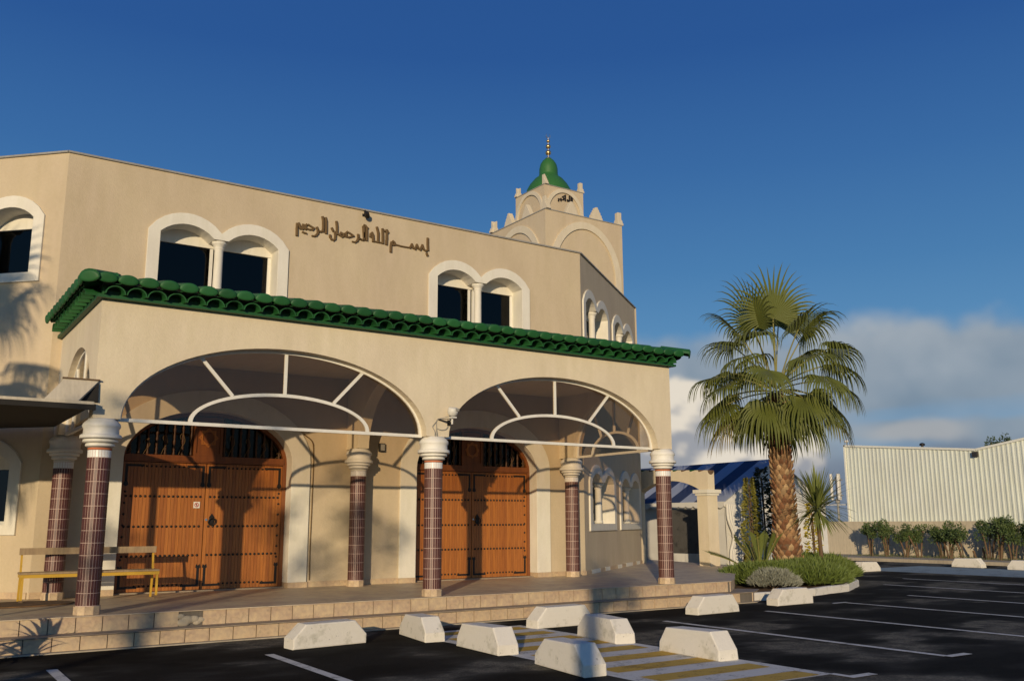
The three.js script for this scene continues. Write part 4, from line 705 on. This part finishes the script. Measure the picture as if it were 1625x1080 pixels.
{
  // spreading juniper: clumps with clear outlines, one object each
  const clump = (label, x, z, rx, rz, h, n, seed, mt = L.juniper, len = .24) => {
    const o = thing('juniper_shrub', label, 'shrub', [x, .10, z], 0, 'low shrubs in the planting bed'), r = rng(seed), B = new Leaves(), st = [];
    for (let k = 0; k < 9; k++) { const a = r() * 6.283; st.push(tube([[0, 0, 0], [Math.cos(a) * rx * .4, h * .3, Math.sin(a) * rz * .4], [Math.cos(a) * rx * .75, h * .55, Math.sin(a) * rz * .75]], .012, 6, 5)); }
    mk('stem', st, M.bark, o);
    for (let k = 0; k < n; k++) { const a = r() * 6.283, f = Math.pow(r(), .5), lump = .78 + .3 * vnoise(Math.cos(a) * 3 * f + 9, Math.sin(a) * 3 * f + 9, 64, 64, seed), y = h * lump * Math.sqrt(Math.max(0, 1 - f * f * .92)) * (.55 + .45 * r()), p = V(Math.cos(a) * rx * f, Math.max(.01, y), Math.sin(a) * rz * f), d = V(Math.cos(a) * f * .9 + .5 * (r() - .5), .55 + .5 * r(), Math.sin(a) * f * .9 + .5 * (r() - .5)).normalize(), s = perp(d, r); for (let q = 0; q < 4; q++) B.leaf(p.clone().addScaledVector(d, q * len * .18), d.clone().add(rdir(r).multiplyScalar(.55)).normalize(), s, len * (.5 + .6 * r()), len * .16); }
    put('foliage', B, mt, o); return o;
  };
  clump('green spreading juniper at the terrace end of the planting bed', 15.6, -1.75, 1.0, .95, .36, 1700, 21);
  clump('green spreading juniper in front of the palm trunk', 17.25, -2.1, 1.15, 1.0, .36, 2200, 22);
  clump('green spreading juniper right of the small strap-leaved tree', 18.55, -2.5, 1.05, .85, .36, 2000, 23);
  clump('green spreading juniper at the outer end of the planting bed', 19.9, -3.7, .95, 1.0, .46, 2000, 24);
  clump('green spreading juniper spilling over the kerb in the middle', 16.5, -.95, .85, .6, .28, 1300, 25);
  const sl = clump('round silver-grey shrub at the front of the planting bed', 14.75, -.72, .58, .52, .44, 1900, 26, L.silver, .10); sl.name = 'silver_shrub';
}
// strap-leaved tree
{
  const o = thing('cabbage_palm', 'small strap-leaved cabbage palm on a thin stem right of the big palm', 'plant', [19.05, .12, -2.75]), r = rng(31), B = new Leaves();
  mk('stem', tube([[0, 0, 0], [.02, .5, 0], [-.03, 1.0, .02], [-.02, 1.88, 0]], .055, 14, 8), M.bark, o);
  for (let k = 0; k < 230; k++) { const a = r() * 6.283, e = lerp(-.5, 1.42, Math.pow(r(), .9)), d = V(Math.cos(e) * Math.cos(a), Math.sin(e), Math.cos(e) * Math.sin(a)); B.strap(V(-.02 + d.x * .04, 1.72 + .2 * r() + d.y * .05, d.z * .04), d, 1.08 * (.8 + .4 * r()), .046, e > .9 ? .25 : .62, 6); }
  put('leaf_head', B, L.cord, o);
}
// young feather palm
{
  const o = thing('young_date_palm', 'young feather-leaved palm at the left of the planting bed', 'plant', [16.6, .10, -2.75]), r = rng(33);
  for (let k = 0; k < 9; k++) {
    const a = k ? k / 8 * 6.283 + .5 * r() : 3.6, e = k ? 1.02 + .40 * r() : .72, len = k ? .85 + .45 * r() : 1.5, B = new Leaves(), pts = []; let p = V(0, .05, 0), d = V(Math.cos(e) * Math.cos(a), Math.sin(e), Math.cos(e) * Math.sin(a));
    for (let i = 0; i <= 10; i++) { pts.push(p.clone()); d.y -= .055; d.normalize(); p = p.clone().addScaledVector(d, len / 10); }
    const side = V().crossVectors(d, V(0, 1, 0)).normalize(), c = new THREE.CatmullRomCurve3(pts);
    for (let i = 0; i < 46; i++) { const t = .12 + .88 * i / 46, q = c.getPoint(t), tg = c.getTangent(t), l = .26 * Math.sin(Math.PI * clamp(.15 + .85 * (1 - Math.abs(t - .45)), 0, 1)) + .08; for (const s of [-1, 1]) B.leaf(q, tg.clone().multiplyScalar(.75).addScaledVector(side, s).add(V(0, .32, 0)).normalize(), tg, l, .034, .1); }
    const f = part('frond', o); put('leaflets', B, L.phoenix, f); mk('leaf_stalk', new THREE.TubeGeometry(c, 12, .012, 5, false), fanPalm.stalk, f);
  }
}
// slim shrubs behind the bed
function slimShrub(name, label, pos, h, w, mt, seed, n, size, low = .15) { const o = thing(name, label, 'shrub', pos), r = rng(seed), B = new Leaves(); mk('stem', [tube([[0, 0, 0], [.03, h * .4, .02], [0, h * .92, 0]], .03, 12, 7), tube([[0, h * .1, 0], [-w * .3, h * .45, .05], [-w * .35, h * .8, 0]], .018, 10, 6)], M.bark, o); for (let k = 0; k < n; k++) { const f = low + (1 - low) * r(), a = r() * 6.283, ww = w * (.35 + .65 * Math.sin(Math.PI * Math.pow(f, .8))) * (.7 + .5 * vnoise(f * 7, a, 64, 64, seed)) * Math.sqrt(r()), d = V(Math.cos(a) * .8, -.1 + .9 * (r() - .4), Math.sin(a) * .8).normalize(); B.leaf(V(Math.cos(a) * ww, f * h, Math.sin(a) * ww), d, perp(d, r), size * (.7 + .6 * r()), size * .5); } put('foliage', B, mt, o); return o; }
slimShrub('slim_shrub', 'slim olive-green shrub with yellowish leaves left of the palm trunk', [20.3, .0, -6.3], 3.0, .26, L.columnOlive, 41, 1300, .13, .03);
slimShrub('slim_shrub', 'slim dark-leaved shrub close against the left of the palm trunk', [21.0, .0, -6.4], 3.3, .34, L.columnDark, 42, 700, .17, .22);
slimShrub('yellow_shrub', 'bright yellow-leaved shrub half hidden behind the palm trunk', [22.1, .0, -5.4], 2.2, .22, L.yellow, 43, 520, .13, .02);
{
  const o = thing('traffic_cone', 'orange and white traffic cone by the tent curtain', 'cone', [20.6, .004, -6.9]);
  mk('cone_base', ext(poly([[-.17, -.17], [.17, -.17], [.17, .17], [-.17, .17]]), .03, 0, .006).rotateX(-Math.PI / 2), M.coneOrange, o); mk('cone_body', lathe([[.13, .03], [.095, .22], [.0951, .22]], 20), M.coneOrange, o); mk('white_sleeve', lathe([[.097, .22], [.068, .38]], 20), M.trim, o); mk('cone_tip', lathe([[.068, .38], [.035, .56], [.02, .58], [0, .58]], 20), M.coneOrange, o);
}
// clipped shrubs along the far wall
{
  const where = ['beside the tent', 'second from the tent', 'third from the tent', 'fourth from the tent', 'fifth from the tent', 'sixth from the tent', 'leaning toward the tall one', 'with the tallest crown, mid-row', 'fifth from the right edge', 'fourth from the right edge', 'third from the right edge', 'second from the right edge', 'at the right edge of the picture'];
  const px = [[-12.15, 1.55, .42], [-11.45, 1.75, .55], [-10.35, 1.35, .38], [-9.75, 1.42, .55], [-8.85, 1.42, .5], [-8.35, 1.3, .42], [-7.75, 1.58, .55], [-6.85, 1.80, .62], [-6.35, 1.75, .6], [-5.75, 1.55, .5], [-5.2, 1.45, .5], [-4.55, 1.72, .6], [-3.95, 1.45, .55]];
  px.forEach(([z, h, w], i) => {
    const o = thing('hedge_shrub', `dark evergreen shrub along the far wall, ${where[i]}`, 'shrub', [34.55 + .15 * Math.sin(i * 2), .10, z], 0, 'shrubs along the far wall'), r = rng(200 + i), B = new Leaves(), C = new Leaves(), st = []; h *= .92;
    const ns = 3 + (i % 3), tops = [];
    for (let k = 0; k < ns; k++) { const a = r() * 6.283, sp = w * (.35 + .5 * r()), t = V(Math.cos(a) * sp, h * (.62 + .25 * r()), Math.sin(a) * sp); st.push(tube([[t.x * .25, 0, t.z * .25], [t.x * .4, h * .3, t.z * .4], t.toArray()], .028 + .014 * r(), 8, 6)); tops.push(t); }
    mk('stem', st, M.bark, o);
    for (const t of tops) for (let q = 0; q < 5; q++) { const c = t.clone().add(rdir(r).multiplyScalar(w * .38)); c.y = Math.max(h * .38, Math.min(h * .93, c.y)); const rr = w * (.24 + .18 * r()); for (let k = 0; k < 85; k++) { const d = rdir(r), p = c.clone().addScaledVector(d, rr * Math.cbrt(r())), e = d.clone().add(rdir(r).multiplyScalar(.8)).normalize(); (r() < .3 ? C : B).leaf(p, e, perp(e, r), .085 * (.7 + .6 * r()), .05); } }
    for (let k = 0; k < 40; k++) { const t = tops[k % ns], f = r() * .6, e = rdir(r); B.leaf(V(t.x * (.3 + f), h * f * .8 + .03, t.z * (.3 + f)), e, perp(e, r), .08, .045); }
    put('foliage', B, L.hedge, o); put('foliage', C, L.hedgeLight, o);
  });
  const s1 = thing('tree_stake', 'short brown stake leaning at the foot of the far wall', 'stake', [34.6, .1, -7.32], 0, 'short stakes at the far wall'); mk('post', rod([0, -.05, 0], [0, .34, -.10], .05), M.bark, s1);
  const s2 = thing('tree_stake', 'short upright brown stake at the foot of the far wall', 'stake', [34.75, .1, -7.05], 0, 'short stakes at the far wall'); mk('post', rod([0, -.05, 0], [0, .45, -.04], .05), M.bark, s2);
  const g = new Leaves(), r = rng(301); for (let k = 0; k < 2600; k++) { const z = -13 + 12 * r(), x = 33.9 + 1.7 * r(), d = V((r() - .5) * .9, 1, (r() - .5) * .9).normalize(); g.leaf(V(x, .10, z), d, perp(d, r), .05 + .10 * r() * r() * (1 + vnoise(z * 2, 3, 64, 64, 8)), .012); }
  const gm = new THREE.Mesh(g.geo(), L.grass); gm.name = 'verge_grass'; tag(gm, 'thin grass along the foot of the far wall', 'grass', null, 'stuff'); gm.castShadow = gm.receiveShadow = true; scene.add(gm);
}
// broadleaf trees: two behind the warehouse, two across the car park whose shadows reach the steps and the porch wall
function broadTree(name, label, pos, h, crown, seed, nClump, nLeaf, size, trunkR, clumpR = [.35, .4], group) {
  const o = thing(name, label, 'tree', pos, 0, group), r = rng(seed), B = new Leaves(), lim = []; const cy = h - crown[1];
  mk('trunk', tube([[0, -.05, 0], [.05, h * .3, .03], [-.04, cy, 0], [0, h * .85, 0]], trunkR, 14, 9), M.bark, o);
  for (let k = 0; k < nClump; k++) { const d = rdir(r), f = Math.cbrt(r()), c = V(d.x * crown[0] * f, cy + d.y * crown[1] * f, d.z * crown[0] * f), y0 = Math.max(h * .3, c.y - crown[1] * .6); lim.push(tube([[0, Math.min(y0, h * .8), 0], [c.x * .5, lerp(y0, c.y, .6), c.z * .5], c.toArray()], trunkR * .22, 6, 5)); const rr = clumpR[0] + clumpR[1] * r(); for (let q = 0; q < nLeaf; q++) { const e = rdir(r), p = c.clone().addScaledVector(e, rr * Math.cbrt(r())), l = e.add(rdir(r)).normalize(); B.leaf(p, l, perp(l, r), size * (.7 + .6 * r()), size * .5); } }
  mk('limb', lim, M.bark, o); const cr = put('crown', B, L.tree, o); return o;
}
broadTree('broadleaf_tree', 'leafy tree top showing above the warehouse valley', [45.5, 0, -12.2], 5.9, [.30, .8], 61, 12, 45, .15, .08, [.14, .14]);
broadTree('broadleaf_tree', 'slightly taller leafy tree top right of its neighbour above the warehouse', [45.5, 0, -11.4], 6.2, [.36, 1.0], 62, 15, 45, .15, .08, [.16, .16]);
broadTree('broadleaf_tree', 'slender tree across the car park whose trunk shadow crosses the steps', [-6.2, 0, 17.9], 5.5, [.75, .75], 63, 12, 50, .16, .12, [.2, .2]);
broadTree('broadleaf_tree', 'open-crowned tree across the car park dappling the porch wall', [-15.6, 0, 19.6], 8.4, [2.4, 2.0], 64, 11, 60, .18, .11, [.22, .3]);
fanPalm('fan_palm', 'fan palm left of the picture whose shadow falls on the left end wall', [-8.75, 0, 3.5], 1.02, 12);
// red-leaved plant at the left edge
{
  const o = thing('red_cordyline', 'red-leaved plant at the left edge in front of the steps', 'plant', [-1.58, 0, 1.50]), r = rng(71), B = new Leaves();
  mk('stem', rod([0, -.02, 0], [0, .42, 0], .04, .03), M.bark, o); for (let k = 0; k < 90; k++) { const a = r() * 6.283, e = -.35 + 1.7 * r(), d = V(Math.cos(e) * Math.cos(a), Math.sin(e), Math.cos(e) * Math.sin(a)); B.strap(V(0, .10 + .34 * r(), 0), d, .42 * (.7 + .5 * r()), .06, .5, 4); } put('leaf_head', B, L.redLeaf, o);
}
scene.traverse((o) => { if (o.isMesh) o.castShadow = o.receiveShadow = true; });
renderer.render(scene, camera);
